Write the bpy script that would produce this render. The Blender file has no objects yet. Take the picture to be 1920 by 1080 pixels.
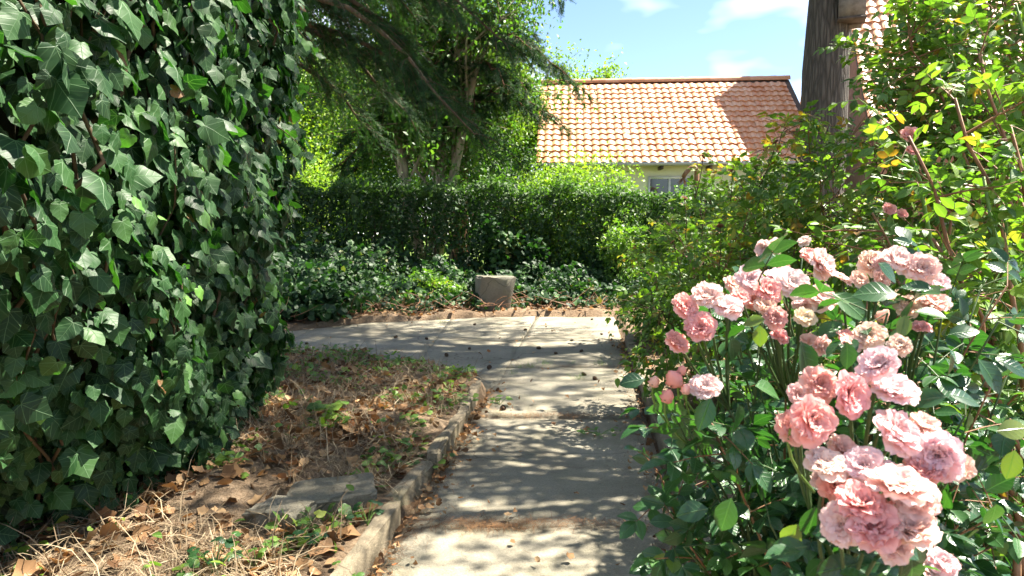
import bpy, math, random
import numpy as np
from mathutils import Vector, Matrix

random.seed(11)
rng = np.random.default_rng(11)
SC = bpy.context.scene
COL = SC.collection
rad = math.radians

# ------------------------------------------------------------------ camera, sky, sun, exposure
CAM_H, F, PITCH = 1.3, 1280.0, math.atan(100 / 1280.0)
cam_d = bpy.data.cameras.new('camera')
cam = bpy.data.objects.new('camera', cam_d)
COL.objects.link(cam)
cam.location = (0, 0, CAM_H)
cam.rotation_euler = (math.pi / 2 - PITCH, 0, 0)
cam_d.sensor_width = 36.0
cam_d.lens = 24.0
cam_d.clip_start, cam_d.clip_end = 0.05, 2000
cam_d.dof.use_dof = True
cam_d.dof.focus_distance = 2.6
cam_d.dof.aperture_fstop = 12.0
SC.camera = cam

SUN_AZ, SUN_EL = rad(68), rad(57)
SUN = Vector((math.cos(SUN_EL) * math.sin(SUN_AZ), math.cos(SUN_EL) * math.cos(SUN_AZ), math.sin(SUN_EL)))
W = bpy.data.worlds.new('World')
SC.world = W
W.use_nodes = True
nt = W.node_tree
nt.nodes.clear()
out = nt.nodes.new('ShaderNodeOutputWorld')
bg = nt.nodes.new('ShaderNodeBackground')
sky = nt.nodes.new('ShaderNodeTexSky')
sky.sky_type = 'NISHITA'
sky.sun_disc = False
sky.sun_elevation, sky.sun_rotation = SUN_EL, SUN_AZ
sky.altitude = 1200
sky.air_density, sky.dust_density, sky.ozone_density = 1.0, .25, 1.5
tc = nt.nodes.new('ShaderNodeTexCoord')
mp = nt.nodes.new('ShaderNodeMapping')
mp.inputs['Scale'].default_value = (1.0, 1.0, 2.4)
mp.inputs['Location'].default_value = (0.75, 0.35, 0.2)
nz = nt.nodes.new('ShaderNodeTexNoise')
nz.inputs['Scale'].default_value = 2.6
nz.inputs['Detail'].default_value = 4
nz.inputs['Roughness'].default_value = 0.55
cr = nt.nodes.new('ShaderNodeValToRGB')
cr.color_ramp.elements[0].position, cr.color_ramp.elements[1].position = 0.48, 0.92
mx = nt.nodes.new('ShaderNodeMix')
mx.data_type = 'RGBA'
mx.inputs['B'].default_value = (17, 17.1, 17.3, 1)
L = nt.links.new
L(tc.outputs['Generated'], mp.inputs['Vector'])
L(mp.outputs['Vector'], nz.inputs['Vector'])
L(nz.outputs['Fac'], cr.inputs['Fac'])
L(cr.outputs['Color'], mx.inputs['Factor'])
L(sky.outputs['Color'], mx.inputs['A'])
L(mx.outputs['Result'], bg.inputs['Color'])
bg.inputs['Strength'].default_value = 0.057
L(bg.outputs['Background'], out.inputs['Surface'])

sun_d = bpy.data.lights.new('sun', 'SUN')
sun_d.energy, sun_d.angle, sun_d.color = 5.0, rad(0.53), (1.0, 0.93, 0.8)
sun_o = bpy.data.objects.new('sun', sun_d)
COL.objects.link(sun_o)
sun_o.location = SUN * 30
sun_o.rotation_euler = (-SUN).to_track_quat('-Z', 'Y').to_euler()

SC.view_settings.view_transform = 'Standard'
SC.view_settings.look = 'None'
SC.view_settings.exposure = 2.3
SC.view_settings.gamma = 1.0
SC.view_settings.use_curve_mapping = False
SC.cycles.use_denoising = True
SC.cycles.use_adaptive_sampling = True
SC.cycles.adaptive_threshold = 0.02
SC.cycles.max_bounces = 5
SC.cycles.diffuse_bounces = 3
SC.cycles.glossy_bounces = 2
SC.cycles.transmission_bounces = 6
SC.cycles.caustics_reflective = False
SC.cycles.caustics_refractive = False

# ------------------------------------------------------------------ helpers
CF = np.array((0, math.cos(PITCH), -math.sin(PITCH)))
CU = np.array((0, math.sin(PITCH), math.cos(PITCH)))


def at(px, py, Y):
    """world point at depth Y (metres ahead of the camera) on the line of sight through a 1920x1080 pixel"""
    d = np.array(((px - 960) / F, 0, 0)) + CF - (py - 540) / F * CU
    return np.array((0, 0, CAM_H)) + d * (Y / d[1])


def X(px, Y):
    return (px - 960) / F * Y


def project(P):
    Q = np.asarray(P) - np.array((0, 0, CAM_H))
    z = Q @ CF
    z = np.where(z < 0.05, 1e9, z)
    return 960 + F * Q[:, 0] / z, 540 - F * (Q @ CU) / z, z


def nrm(a):
    a = np.asarray(a, float)
    return a / np.maximum(np.linalg.norm(a, axis=-1, keepdims=True), 1e-9)


def frames(tip, normal):
    """n x 3 x 3 matrices whose columns are side, tip, normal"""
    y = nrm(tip)
    z = normal - (normal * y).sum(-1, keepdims=True) * y
    z = nrm(z + 1e-6)
    x = np.cross(y, z)
    return np.stack((x, y, z), -1)


def wob(x, y, s=1.0, seed=0.0):
    x, y = np.asarray(x) * s, np.asarray(y) * s
    return (np.sin(1.7 * x + 2.3 * y + seed) + np.sin(-2.9 * x + 1.3 * y + 1.7 * seed + 1) + np.sin(3.7 * x + 4.1 * y + 2.3 * seed + 2) * .6
            + np.sin(7.3 * x - 5.9 * y + seed * 3.1) * .3) / 2.9


def mesh_np(name, V, T, mat, uv=None, val=None, smooth=True):
    me = bpy.data.meshes.new(name)
    V = np.ascontiguousarray(V, np.float32)
    T = np.ascontiguousarray(T, np.int32)
    m, k = T.shape
    me.vertices.add(len(V))
    me.vertices.foreach_set('co', V.ravel())
    me.loops.add(m * k)
    me.loops.foreach_set('vertex_index', T.ravel())
    me.polygons.add(m)
    me.polygons.foreach_set('loop_start', np.arange(0, m * k, k, dtype=np.int32))
    if smooth:
        me.polygons.foreach_set('use_smooth', np.ones(m, bool))
    if uv is not None:
        u = me.uv_layers.new(name='UVMap')
        u.data.foreach_set('uv', np.ascontiguousarray(uv, np.float32)[T.ravel()].ravel())
    if val is not None:
        a = me.attributes.new('v', 'FLOAT', 'POINT')
        a.data.foreach_set('value', np.ascontiguousarray(val, np.float32))
    me.update()
    me.validate()
    if mat is not None:
        me.materials.append(mat)
    return me


class MB:
    """collects pieces into one triangle mesh"""

    def __init__(self):
        self.V, self.T, self.U, self.A, self.n = [], [], [], [], 0

    def add(self, V, T, uv=None, val=0.5):
        V = np.asarray(V, float)
        T = np.asarray(T)
        if T.shape[1] == 4:
            T = np.concatenate((T[:, (0, 1, 2)], T[:, (0, 2, 3)]))
        self.V.append(V)
        self.T.append(T + self.n)
        self.U.append(np.zeros((len(V), 2)) if uv is None else uv)
        self.A.append(np.broadcast_to(np.asarray(val, float), (len(V),)))
        self.n += len(V)
        return self

    def tube(self, pts, radii, sides=6, val=0.5, rough=0.0, cap=True):
        pts = np.asarray(pts, float)
        n = len(pts)
        radii = np.broadcast_to(np.asarray(radii, float), (n,))
        tan = nrm(np.gradient(pts, axis=0))
        ref = np.where(np.abs(tan[:, 2:3]) > .9, np.array([[1., 0, 0]]), np.array([[0, 0, 1.]]))
        a = nrm(np.cross(tan, ref))
        # keep the ring frame from flipping along the tube
        for i in range(1, n):
            a[i] = nrm(a[i - 1] - (a[i - 1] @ tan[i]) * tan[i])
        b = np.cross(tan, a)
        th = np.linspace(0, 2 * math.pi, sides, endpoint=False)
        r = radii[:, None] * (1 + rough * rng.normal(size=(n, sides)))
        V = pts[:, None] + r[..., None] * (np.cos(th)[None, :, None] * a[:, None] + np.sin(th)[None, :, None] * b[:, None])
        V = V.reshape(-1, 3)
        i, j = np.meshgrid(np.arange(n - 1), np.arange(sides), indexing='ij')
        j2 = (j + 1) % sides
        q = np.stack((i * sides + j, i * sides + j2, (i + 1) * sides + j2, (i + 1) * sides + j), -1).reshape(-1, 4)
        Ls = np.concatenate(([0], np.cumsum(np.linalg.norm(np.diff(pts, axis=0), axis=1))))
        uv = np.stack((np.tile(th / 6.283, n), np.repeat(Ls, sides)), -1)
        self.add(V, q, uv, val)
        if cap:
            k = self.n - n * sides + (n - 1) * sides
            c = np.array([[k + s, k + s + 1, k + sides - 1] for s in range(sides - 2)])
            self.T.append(c)
        return self

    def box(self, lo, hi, val=.5):
        x0, y0, z0 = lo
        x1, y1, z1 = hi
        V = [(x0, y0, z0), (x1, y0, z0), (x1, y1, z0), (x0, y1, z0), (x0, y0, z1), (x1, y0, z1), (x1, y1, z1), (x0, y1, z1)]
        Q = [(0, 3, 2, 1), (4, 5, 6, 7), (0, 1, 5, 4), (1, 2, 6, 5), (2, 3, 7, 6), (3, 0, 4, 7)]
        return self.add(V, np.array(Q), None, val)

    def mesh(self, name, mat, smooth=True, offset=(0, 0, 0)):
        if not self.V:
            return None
        return mesh_np(name, np.concatenate(self.V) - np.asarray(offset), np.concatenate(self.T), mat, np.concatenate(self.U), np.concatenate(self.A), smooth)


def link(name, data, parent=None, loc=(0, 0, 0), kind=None):
    o = bpy.data.objects.new(name, data)
    COL.objects.link(o)
    o.location = loc
    if parent is not None:
        o.parent = parent
    if kind:
        o['kind'] = kind
    return o


def tag(o, label, cat=None, group=None, kind=None):
    o['label'] = label
    if cat:
        o['category'] = cat
    if group:
        o['group'] = group
    if kind:
        o['kind'] = kind
    return o


def thing(name, label, cat, loc=(0, 0, 0), group=None):
    return tag(link(name, None, None, loc), label, cat, group)


def bez(a, c, b, n=8):
    t = np.linspace(0, 1, n)[:, None]
    return (1 - t) ** 2 * np.asarray(a) + 2 * t * (1 - t) * np.asarray(c) + t ** 2 * np.asarray(b)


# ------------------------------------------------------------------ materials
def newmat(name):
    m = bpy.data.materials.new(name)
    m.use_nodes = True
    t = m.node_tree
    t.nodes.clear()
    return m, t, t.nodes, t.links.new


def mathn(t, op, a, b=None, c=None):
    n = t.nodes.new('ShaderNodeMath')
    n.operation = op
    for i, v in enumerate((a, b, c)):
        if v is None:
            continue
        if isinstance(v, (int, float)):
            n.inputs[i].default_value = v
        else:
            t.links.new(v, n.inputs[i])
    return n.outputs[0]


def mixc(t, f, a, b, blend='MIX'):
    n = t.nodes.new('ShaderNodeMix')
    n.data_type = 'RGBA'
    n.blend_type = blend
    for key, v in (('Factor', f), ('A', a), ('B', b)):
        s = n.inputs[key] if key == 'Factor' else [q for q in n.inputs if q.name == key and q.type == 'RGBA'][0]
        if isinstance(v, (int, float)):
            s.default_value = v
        elif isinstance(v, tuple):
            s.default_value = (*v, 1)
        else:
            t.links.new(v, s)
    return [q for q in n.outputs if q.type == 'RGBA'][0]


def ramp(t, fac, stops):
    n = t.nodes.new('ShaderNodeValToRGB')
    e = n.color_ramp.elements
    while len(e) < len(stops):
        e.new(0.5)
    for q, (p, c) in zip(e, stops):
        q.position = p
        q.color = (*c, 1)
    t.links.new(fac, n.inputs['Fac'])
    return n.outputs['Color']


def noise(t, scale, detail=4, rough=.55, vec=None, dist=0):
    n = t.nodes.new('ShaderNodeTexNoise')
    n.inputs['Scale'].default_value = scale
    n.inputs['Detail'].default_value = detail
    n.inputs['Roughness'].default_value = rough
    n.inputs['Distortion'].default_value = dist
    if vec is not None:
        t.links.new(vec, n.inputs['Vector'])
    return n.outputs['Fac']


def coord(t, which='Object'):
    return t.nodes.new('ShaderNodeTexCoord').outputs[which]


def world_pos(t):
    return t.nodes.new('ShaderNodeNewGeometry').outputs['Position']


def bump(t, h, strength=.4, dist=.01):
    n = t.nodes.new('ShaderNodeBump')
    n.inputs['Strength'].default_value = strength
    n.inputs['Distance'].default_value = dist
    t.links.new(h, n.inputs['Height'])
    return n.outputs['Normal']


def principled(t, col, rough=.6, normal=None, spec=.5, sheen=0):
    p = t.nodes.new('ShaderNodeBsdfPrincipled')
    if isinstance(col, tuple):
        p.inputs['Base Color'].default_value = (*col, 1)
    else:
        t.links.new(col, p.inputs['Base Color'])
    if isinstance(rough, (int, float)):
        p.inputs['Roughness'].default_value = rough
    else:
        t.links.new(rough, p.inputs['Roughness'])
    p.inputs['Specular IOR Level'].default_value = spec
    if normal is not None:
        t.links.new(normal, p.inputs['Normal'])
    return p.outputs[0]


def finish(t, sh):
    o = t.nodes.new('ShaderNodeOutputMaterial')
    t.links.new(sh, o.inputs['Surface'])


def leaf_mat(name, stops, rough=.45, transl=.35, tcol=(1.5, 1.6, .6), vein=None, veincol=(.2, .3, .14), spec=.5):
    """stops: colour ramp over the per-leaf value v"""
    m, t, N, K = newmat(name)
    a = N.new('ShaderNodeAttribute')
    a.attribute_name = 'v'
    col = ramp(t, a.outputs['Fac'], stops)
    n = noise(t, 18, 3)
    col = mixc(t, mathn(t, 'MULTIPLY', n, .35), col, (.8, .85, .6), 'MULTIPLY')
    nor = None
    if vein:
        uvn = N.new('ShaderNodeUVMap')
        uvn.uv_map = 'UVMap'
        sx = N.new('ShaderNodeSeparateXYZ')
        K(uvn.outputs['UV'], sx.inputs[0])
        ax = mathn(t, 'ABSOLUTE', sx.outputs['X'])
        y = sx.outputs['Y']
        if vein == 'palm':
            ds = []
            for ang in (0, 46, 98):
                ca, sa = math.cos(rad(ang)), math.sin(rad(ang))
                ds.append(mathn(t, 'ABSOLUTE', mathn(t, 'SUBTRACT', mathn(t, 'MULTIPLY', ax, ca), mathn(t, 'MULTIPLY', y, sa))))
            d = mathn(t, 'MINIMUM', mathn(t, 'MINIMUM', ds[0], ds[1]), ds[2])
            fr = mathn(t, 'FRACT', mathn(t, 'MULTIPLY', mathn(t, 'SUBTRACT', y, mathn(t, 'MULTIPLY', ax, .55)), 5.0))
            d2 = mathn(t, 'ABSOLUTE', mathn(t, 'SUBTRACT', fr, .5))
            mask = mathn(t, 'MAXIMUM', mathn(t, 'SUBTRACT', 1, mathn(t, 'MULTIPLY', d, 55), None), mathn(t, 'MULTIPLY', mathn(t, 'SUBTRACT', 1, mathn(t, 'MULTIPLY', d2, 9)), .28))
        else:
            fr = mathn(t, 'FRACT', mathn(t, 'MULTIPLY', mathn(t, 'SUBTRACT', y, mathn(t, 'MULTIPLY', ax, .8)), 6.0))
            d2 = mathn(t, 'ABSOLUTE', mathn(t, 'SUBTRACT', fr, .5))
            mask = mathn(t, 'MAXIMUM', mathn(t, 'SUBTRACT', 1, mathn(t, 'MULTIPLY', ax, 40)), mathn(t, 'MULTIPLY', mathn(t, 'SUBTRACT', 1, mathn(t, 'MULTIPLY', d2, 8)), .22))
        mask = mathn(t, 'MAXIMUM', mask, 0)
        col = mixc(t, mathn(t, 'MULTIPLY', mask, .62), col, veincol)
        nor = bump(t, mask, .5, .002)
    rg = mathn(t, 'ADD', mathn(t, 'MULTIPLY', noise(t, 40, 2), .25), rough - .12)
    p = principled(t, col, rg, nor, spec)
    tr = N.new('ShaderNodeBsdfTranslucent')
    K(mixc(t, 1.0, col, tcol, 'MULTIPLY'), tr.inputs['Color'])
    ms = N.new('ShaderNodeMixShader')
    ms.inputs[0].default_value = transl
    K(p, ms.inputs[1])
    K(tr.outputs[0], ms.inputs[2])
    finish(t, ms.outputs[0])
    return m


def bark_mat(name, c0, c1, scale=14, bumpd=.02, stretch=.22):
    m, t, N, K = newmat(name)
    mpn = N.new('ShaderNodeMapping')
    mpn.inputs['Scale'].default_value = (1, 1, stretch)
    K(coord(t), mpn.inputs['Vector'])
    n = noise(t, scale, 6, .65, mpn.outputs[0], .6)
    v = N.new('ShaderNodeTexVoronoi')
    v.feature = 'DISTANCE_TO_EDGE'
    v.inputs['Scale'].default_value = scale * .8
    K(mpn.outputs[0], v.inputs['Vector'])
    h = mathn(t, 'ADD', mathn(t, 'MULTIPLY', mathn(t, 'MINIMUM', v.outputs['Distance'], .25), 2.0), mathn(t, 'MULTIPLY', n, .8))
    col = ramp(t, mathn(t, 'MULTIPLY', h, .75), [(0.1, c0), (.8, c1)])
    big = noise(t, 1.6, 3)
    col = mixc(t, mathn(t, 'MULTIPLY', big, .5), col, (.55, .6, .5), 'MULTIPLY')
    finish(t, principled(t, col, .9, bump(t, h, .9, bumpd), .2))
    return m


def plain_mat(name, stops, scale=6, rough=.8, bumpd=.004, spec=.3, detail=6, bscale=None):
    m, t, N, K = newmat(name)
    n = noise(t, scale, detail, .6, coord(t))
    col = ramp(t, n, stops)
    b = noise(t, bscale or scale * 5, 5, .6, coord(t))
    finish(t, principled(t, col, rough, bump(t, b, .6, bumpd), spec))
    return m


M_IVY = leaf_mat('ivy_leaf', [(0, (.01, .036, .012)), (.5, (.024, .074, .021)), (.8, (.052, .122, .03)), (.93, (.11, .26, .05)), (.97, (.2, .38, .07)), (.985, (.2, .1, .04)), (1, (.22, .11, .05))],
                 .5, .27, (1.4, 2.2, .5), 'palm', (.15, .26, .13), .32)
M_GIVY = leaf_mat('ground_ivy_leaf', [(0, (.009, .028, .011)), (.6, (.022, .062, .018)), (.9, (.065, .14, .035)), (1, (.2, .13, .05))], .55, .3, (1.4, 1.9, .5), spec=.35)
M_ROSEL = leaf_mat('rose_leaf', [(0, (.014, .05, .02)), (.5, (.028, .085, .03)), (.85, (.06, .15, .035)), (.95, (.16, .2, .04)), (1, (.25, .16, .04))], .32, .28, (1.5, 2.0, .5), 'pin', (.09, .18, .08), .6)
M_SHRUB = leaf_mat('shrub_leaf', [(0, (.05, .12, .025)), (.5, (.1, .2, .035)), (.85, (.2, .31, .05)), (.95, (.32, .3, .06)), (1, (.34, .17, .04))], .45, .42, (1.5, 1.7, .45), 'pin', (.2, .3, .1))
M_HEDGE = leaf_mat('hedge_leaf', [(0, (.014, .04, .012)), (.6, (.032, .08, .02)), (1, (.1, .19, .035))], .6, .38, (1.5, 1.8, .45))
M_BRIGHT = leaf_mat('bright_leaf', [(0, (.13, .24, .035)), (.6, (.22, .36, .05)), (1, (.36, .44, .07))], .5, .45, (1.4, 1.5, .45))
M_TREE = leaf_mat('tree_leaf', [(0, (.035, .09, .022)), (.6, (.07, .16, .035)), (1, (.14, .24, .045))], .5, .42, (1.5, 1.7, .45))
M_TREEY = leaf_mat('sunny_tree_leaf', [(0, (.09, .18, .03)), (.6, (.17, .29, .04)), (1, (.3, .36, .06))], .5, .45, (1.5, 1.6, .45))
M_NEEDLE = leaf_mat('needle', [(0, (.012, .032, .015)), (.6, (.024, .06, .024)), (.92, (.05, .11, .034)), (1, (.16, .1, .05))], .7, .3, (1.4, 1.7, .5), spec=.2)
M_LITTER = leaf_mat('dry_leaf', [(0, (.09, .045, .024)), (.3, (.2, .11, .055)), (.6, (.34, .2, .1)), (.85, (.46, .31, .18)), (1, (.3, .12, .05))], .8, .2, (1.2, .9, .5), None, spec=.2)
M_STRAW = leaf_mat('dry_grass', [(0, (.14, .1, .065)), (.5, (.29, .22, .145)), (1, (.46, .37, .26))], .8, .15, (1.2, 1.0, .6), None, spec=.2)
M_GRASS = leaf_mat('grass', [(0, (.05, .13, .02)), (1, (.2, .32, .06))], .5, .4, (1.4, 1.6, .4))
M_PINEB = bark_mat('pine_bark', (.03, .027, .025), (.17, .15, .13), 30, .035, .1)
M_PALEB = bark_mat('pale_bark', (.13, .11, .07), (.42, .37, .26), 9, .02)
M_REDB = bark_mat('red_bark', (.05, .025, .015), (.2, .1, .06), 10, .03)
M_TWIG = bark_mat('twig_bark', (.05, .035, .022), (.14, .1, .06), 22, .004)
M_CANE = plain_mat('cane', [(.3, (.13, .055, .025)), (.55, (.24, .12, .06)), (.75, (.34, .22, .13))], 9, .6, .003, .4)
M_GCANE = plain_mat('green_cane', [(.3, (.08, .16, .03)), (.6, (.17, .28, .06)), (.8, (.25, .2, .08))], 7, .5, .002, .4)
M_RSTEM = plain_mat('rose_stem', [(.3, (.03, .06, .018)), (.6, (.06, .1, .03)), (.8, (.11, .08, .04))], 7, .55, .002, .4)
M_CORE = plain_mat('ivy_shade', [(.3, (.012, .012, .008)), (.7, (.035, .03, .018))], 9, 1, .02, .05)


def concrete_mat(name, stops, moss=.35, sc=1.4):
    m, t, N, K = newmat(name)
    P = world_pos(t)
    n = noise(t, sc, 7, .62, P)
    fine = noise(t, 90, 4, .6, P)
    col = ramp(t, n, stops)
    grit = noise(t, 260, 3, .7, P)
    col = mixc(t, mathn(t, 'MULTIPLY', fine, .9), col, (.5, .48, .44), 'MULTIPLY')
    col = mixc(t, mathn(t, 'MINIMUM', mathn(t, 'MULTIPLY', mathn(t, 'MAXIMUM', mathn(t, 'SUBTRACT', grit, .55), 0), 6), .6), col, (.09, .08, .065))
    sp = N.new('ShaderNodeTexVoronoi')
    sp.inputs['Scale'].default_value = 120
    K(P, sp.inputs['Vector'])
    col = mixc(t, mathn(t, 'MULTIPLY', sp.outputs['Distance'], .35), col, (.5, .48, .44), 'MULTIPLY')
    mo = noise(t, 3.2, 6, .7, P)
    mf = mathn(t, 'MULTIPLY', mathn(t, 'MAXIMUM', mathn(t, 'SUBTRACT', mo, .5), 0), 3.5 * moss)
    col = mixc(t, mf, col, (.14, .15, .06))
    st = noise(t, 7, 6, .75, P, .8)
    sf = mathn(t, 'MULTIPLY', mathn(t, 'MAXIMUM', mathn(t, 'SUBTRACT', st, .56), 0), 4.0)
    col = mixc(t, mathn(t, 'MINIMUM', sf, .6), col, (.12, .095, .07))
    dn = N.new('ShaderNodeTexNoise')
    dn.inputs['Scale'].default_value = 3.0
    K(P, dn.inputs['Vector'])
    va = N.new('ShaderNodeVectorMath')
    va.operation = 'MULTIPLY_ADD'
    K(dn.outputs['Color'], va.inputs[0])
    va.inputs[1].default_value = (.5, .5, .5)
    K(P, va.inputs[2])
    ck = N.new('ShaderNodeTexVoronoi')
    ck.feature = 'DISTANCE_TO_EDGE'
    ck.inputs['Scale'].default_value = .42
    K(va.outputs[0], ck.inputs['Vector'])
    cm = mathn(t, 'MAXIMUM', mathn(t, 'SUBTRACT', 1, mathn(t, 'MULTIPLY', ck.outputs['Distance'], 260)), 0)
    col = mixc(t, mathn(t, 'MULTIPLY', cm, .65), col, (.05, .042, .03))
    h = mathn(t, 'ADD', mathn(t, 'ADD', mathn(t, 'MULTIPLY', fine, .8), mathn(t, 'MULTIPLY', grit, .5)), mathn(t, 'MULTIPLY', noise(t, 14, 5, .6, P), .9))
    finish(t, principled(t, col, .92, bump(t, h, .6, .012), .2))
    return m


M_CONC = concrete_mat('path_concrete', [(.3, (.26, .235, .18)), (.55, (.385, .355, .28)), (.75, (.48, .445, .36))])
M_KERB = concrete_mat('kerb_concrete', [(.3, (.2, .165, .12)), (.55, (.33, .28, .2)), (.75, (.42, .36, .27))], .5, 3)
M_BLOCK = concrete_mat('block_concrete', [(.3, (.16, .15, .12)), (.6, (.25, .235, .19)), (.75, (.34, .32, .27))], .3, 2.5)


def soil_mat():
    m, t, N, K = newmat('soil')
    P = world_pos(t)
    n = noise(t, 2.2, 8, .65, P)
    f = noise(t, 45, 6, .7, P)
    soil = ramp(t, mathn(t, 'ADD', mathn(t, 'MULTIPLY', n, .6), mathn(t, 'MULTIPLY', f, .4)), [(.3, (.09, .06, .04)), (.5, (.2, .14, .09)), (.68, (.33, .25, .17))])
    lawn = ramp(t, noise(t, 8, 6, .7, P), [(.3, (.08, .14, .03)), (.7, (.2, .27, .06))])
    sx = N.new('ShaderNodeSeparateXYZ')
    K(P, sx.inputs[0])
    mk = mathn(t, 'MULTIPLY', mathn(t, 'SUBTRACT', mathn(t, 'ADD', sx.outputs['Y'], noise(t, 1.5, 3, .5, P)), 15.2), 1.2)
    mk = mathn(t, 'MINIMUM', mathn(t, 'MAXIMUM', mk, 0), 1)
    col = mixc(t, mk, soil, lawn)
    h = mathn(t, 'ADD', f, mathn(t, 'MULTIPLY', noise(t, 12, 5, .6, P), 1.2))
    finish(t, principled(t, col, .97, bump(t, h, .9, .03), .1))
    return m


M_SOIL = soil_mat()


# ------------------------------------------------------------------ leaf templates (tip along +y, face +z)
def ivy_template(bend=.25, fold=.25, skew=0.0, lobes=1.0):
    L_ = lobes
    R = [(.12, -.13), (.27, -.17), (.41, -.1), (.5, .04), (.47, .17), (.5, .29), (.55 * L_, .46), (.46, .56), (.34, .67), (.2, .83)]
    mid = [(0, 0), (0, .28), (0, .6), (0, 1.02)]
    P = mid + R + [(-x, y) for x, y in R]
    k = 4
    fan = [(0, k + 0, k + 1), (0, k + 1, k + 2), (0, k + 2, k + 3), (0, k + 3, k + 4), (0, k + 4, 1), (1, k + 4, k + 5), (1, k + 5, k + 6), (1, k + 6, k + 7),
           (1, k + 7, k + 8), (1, k + 8, 2), (2, k + 8, k + 9), (2, k + 9, 3)]
    n = len(R)
    T = fan + [(a if a < 4 else a + n, c if c < 4 else c + n, b if b < 4 else b + n) for a, b, c in fan]
    P = np.array(P, float)
    uv = P.copy()
    x, y = P[:, 0], P[:, 1]
    z = -bend * y ** 2 - fold * np.abs(x) ** 1.6 + .05 * np.sin(9 * y + 5 * x) + skew * x * y
    x2 = x * (1 - .12 * fold) + skew * .3 * y ** 2
    return np.stack((x2, y, z), -1), np.array(T), uv


def oval_template(w=.3, bend=.2, fold=.25, rows=5, peak=.45, twist=0.0, serr=0.0):
    ys = np.linspace(0, 1, rows)
    P, T = [], []
    for i, y in enumerate(ys):
        ww = w * (math.sin(math.pi * y ** (math.log(.5) / math.log(peak))) ** .8 if 0 < y < 1 else 0.0)
        if serr and i % 2 == 0:
            ww *= 1 - serr
        P += [(-ww, y), (0, y), (ww, y)]
    for i in range(rows - 1):
        a, b = 3 * i, 3 * (i + 1)
        for o in (0, 1):
            if i == 0:
                T.append((a + 1, b + o + 1, b + o))
            elif i == rows - 2:
                T.append((a + o, a + o + 1, b + 1))
            else:
                T += [(a + o, a + o + 1, b + o + 1), (a + o, b + o + 1, b + o)]
    P = np.array(P, float)
    uv = P.copy()
    x, y = P[:, 0], P[:, 1]
    z = fold * np.abs(x) - bend * y ** 2 + twist * x * y
    used = sorted({i for t in T for i in t})
    mp_ = {o: i for i, o in enumerate(used)}
    T = np.array([[mp_[i] for i in t] for t in T])
    return np.stack((x, y, z), -1)[used], T, uv[used]


def quad_template(w=.3, bend=.2):
    P = np.array([(0, 0, 0), (w, .45, .05), (0, 1, -bend), (-w, .45, .05)])
    return P, np.array([(0, 1, 2), (0, 2, 3)]), P[:, :2].copy()


def round_template(w=.5, bend=.1):
    """a rounded, scalloped weed leaf"""
    a = np.linspace(0, 2 * math.pi, 13)[:-1]
    r = .5 * (1 + .16 * np.cos(5 * a))
    P = [(0, .5, .08)] + [(r_ * math.sin(t), .5 - r_ * math.cos(t), -.06 + .05 * math.cos(3 * t)) for r_, t in zip(r, a)]
    P[1] = (0, .2, 0)
    T = [(0, 1 + i, 1 + (i + 1) % 12) for i in range(12)]
    P = np.array(P)
    return P, np.array(T), P[:, :2].copy()


def blade_template(w=.02, bend=.35):
    P = np.array([(-w, 0, 0), (w, 0, 0), (-w * .8, .4, .06), (w * .8, .4, .06), (-w * .5, .75, -bend * .3), (w * .5, .75, -bend * .3), (0, 1, -bend)])
    return P, np.array([(0, 1, 3), (0, 3, 2), (2, 3, 5), (2, 5, 4), (4, 5, 6)]), P[:, :2].copy()


def spray_template(n=11, ln=.3, w=.02, flat=.5, seed=1):
    """a short needle twiglet: thin needles on both sides of a spine"""
    r = random.Random(seed)
    V, T = [], []
    for i in range(n):
        y = i / n
        for s in (-1, 1):
            l = ln * (1 - .55 * y) * r.uniform(.8, 1.15)
            dz = r.uniform(-flat, flat) * l
            k = len(V)
            V += [(0, y, 0), (0, y + w * 1.6, 0), (s * l * .85, y + l * .55, dz - .15 * y * y)]
            T.append((k, k + 1, k + 2) if s < 0 else (k, k + 2, k + 1))
    k = len(V)
    V += [(-.012, 0, 0), (.012, 0, 0), (0, 1, -.12)]
    T.append((k, k + 1, k + 2))
    V = np.array(V, float)
    return V, np.array(T), V[:, :2].copy()


IVY_T = [ivy_template(b, f, s, l) for b, f, s, l in ((.2, .3, .1, 1), (.35, .2, -.1, .9), (.1, .45, 0, 1.08), (.45, .3, .15, .85), (.25, .15, -.2, 1.0), (.05, .3, .1, .8))]
ROSE_T = [oval_template(w, b, f, 6, p, tw) for w, b, f, p, tw in ((.31, .2, .3, .5, 0), (.34, .35, .2, .52, .2), (.29, .1, .45, .47, -.2), (.33, .3, .1, .5, .3))]
SHRUB_T = [oval_template(w, b, f, 5, p, tw) for w, b, f, p, tw in ((.28, .25, .3, .42, 0), (.31, .45, .2, .45, .25), (.25, .1, .4, .4, -.25))]
SMALL_T = [quad_template(.3, .2), quad_template(.36, .05), quad_template(.26, .35)]
BLADE_T = [blade_template(.011, .35), blade_template(.009, .1), blade_template(.011, .6)]
DRY_T = [oval_template(.3, -.35, .5, 5, .5, .4), oval_template(.36, .3, -.5, 5, .45, -.5), ivy_template(-.5, -.5, .4, 1.1), ivy_template(.4, -.7, -.4, .9)]
WEED_T = [round_template(), ivy_template(.1, .1, 0, .9)]
SPRAY_T = [spray_template(11, .3, .03, .5, i) for i in range(3)]


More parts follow.
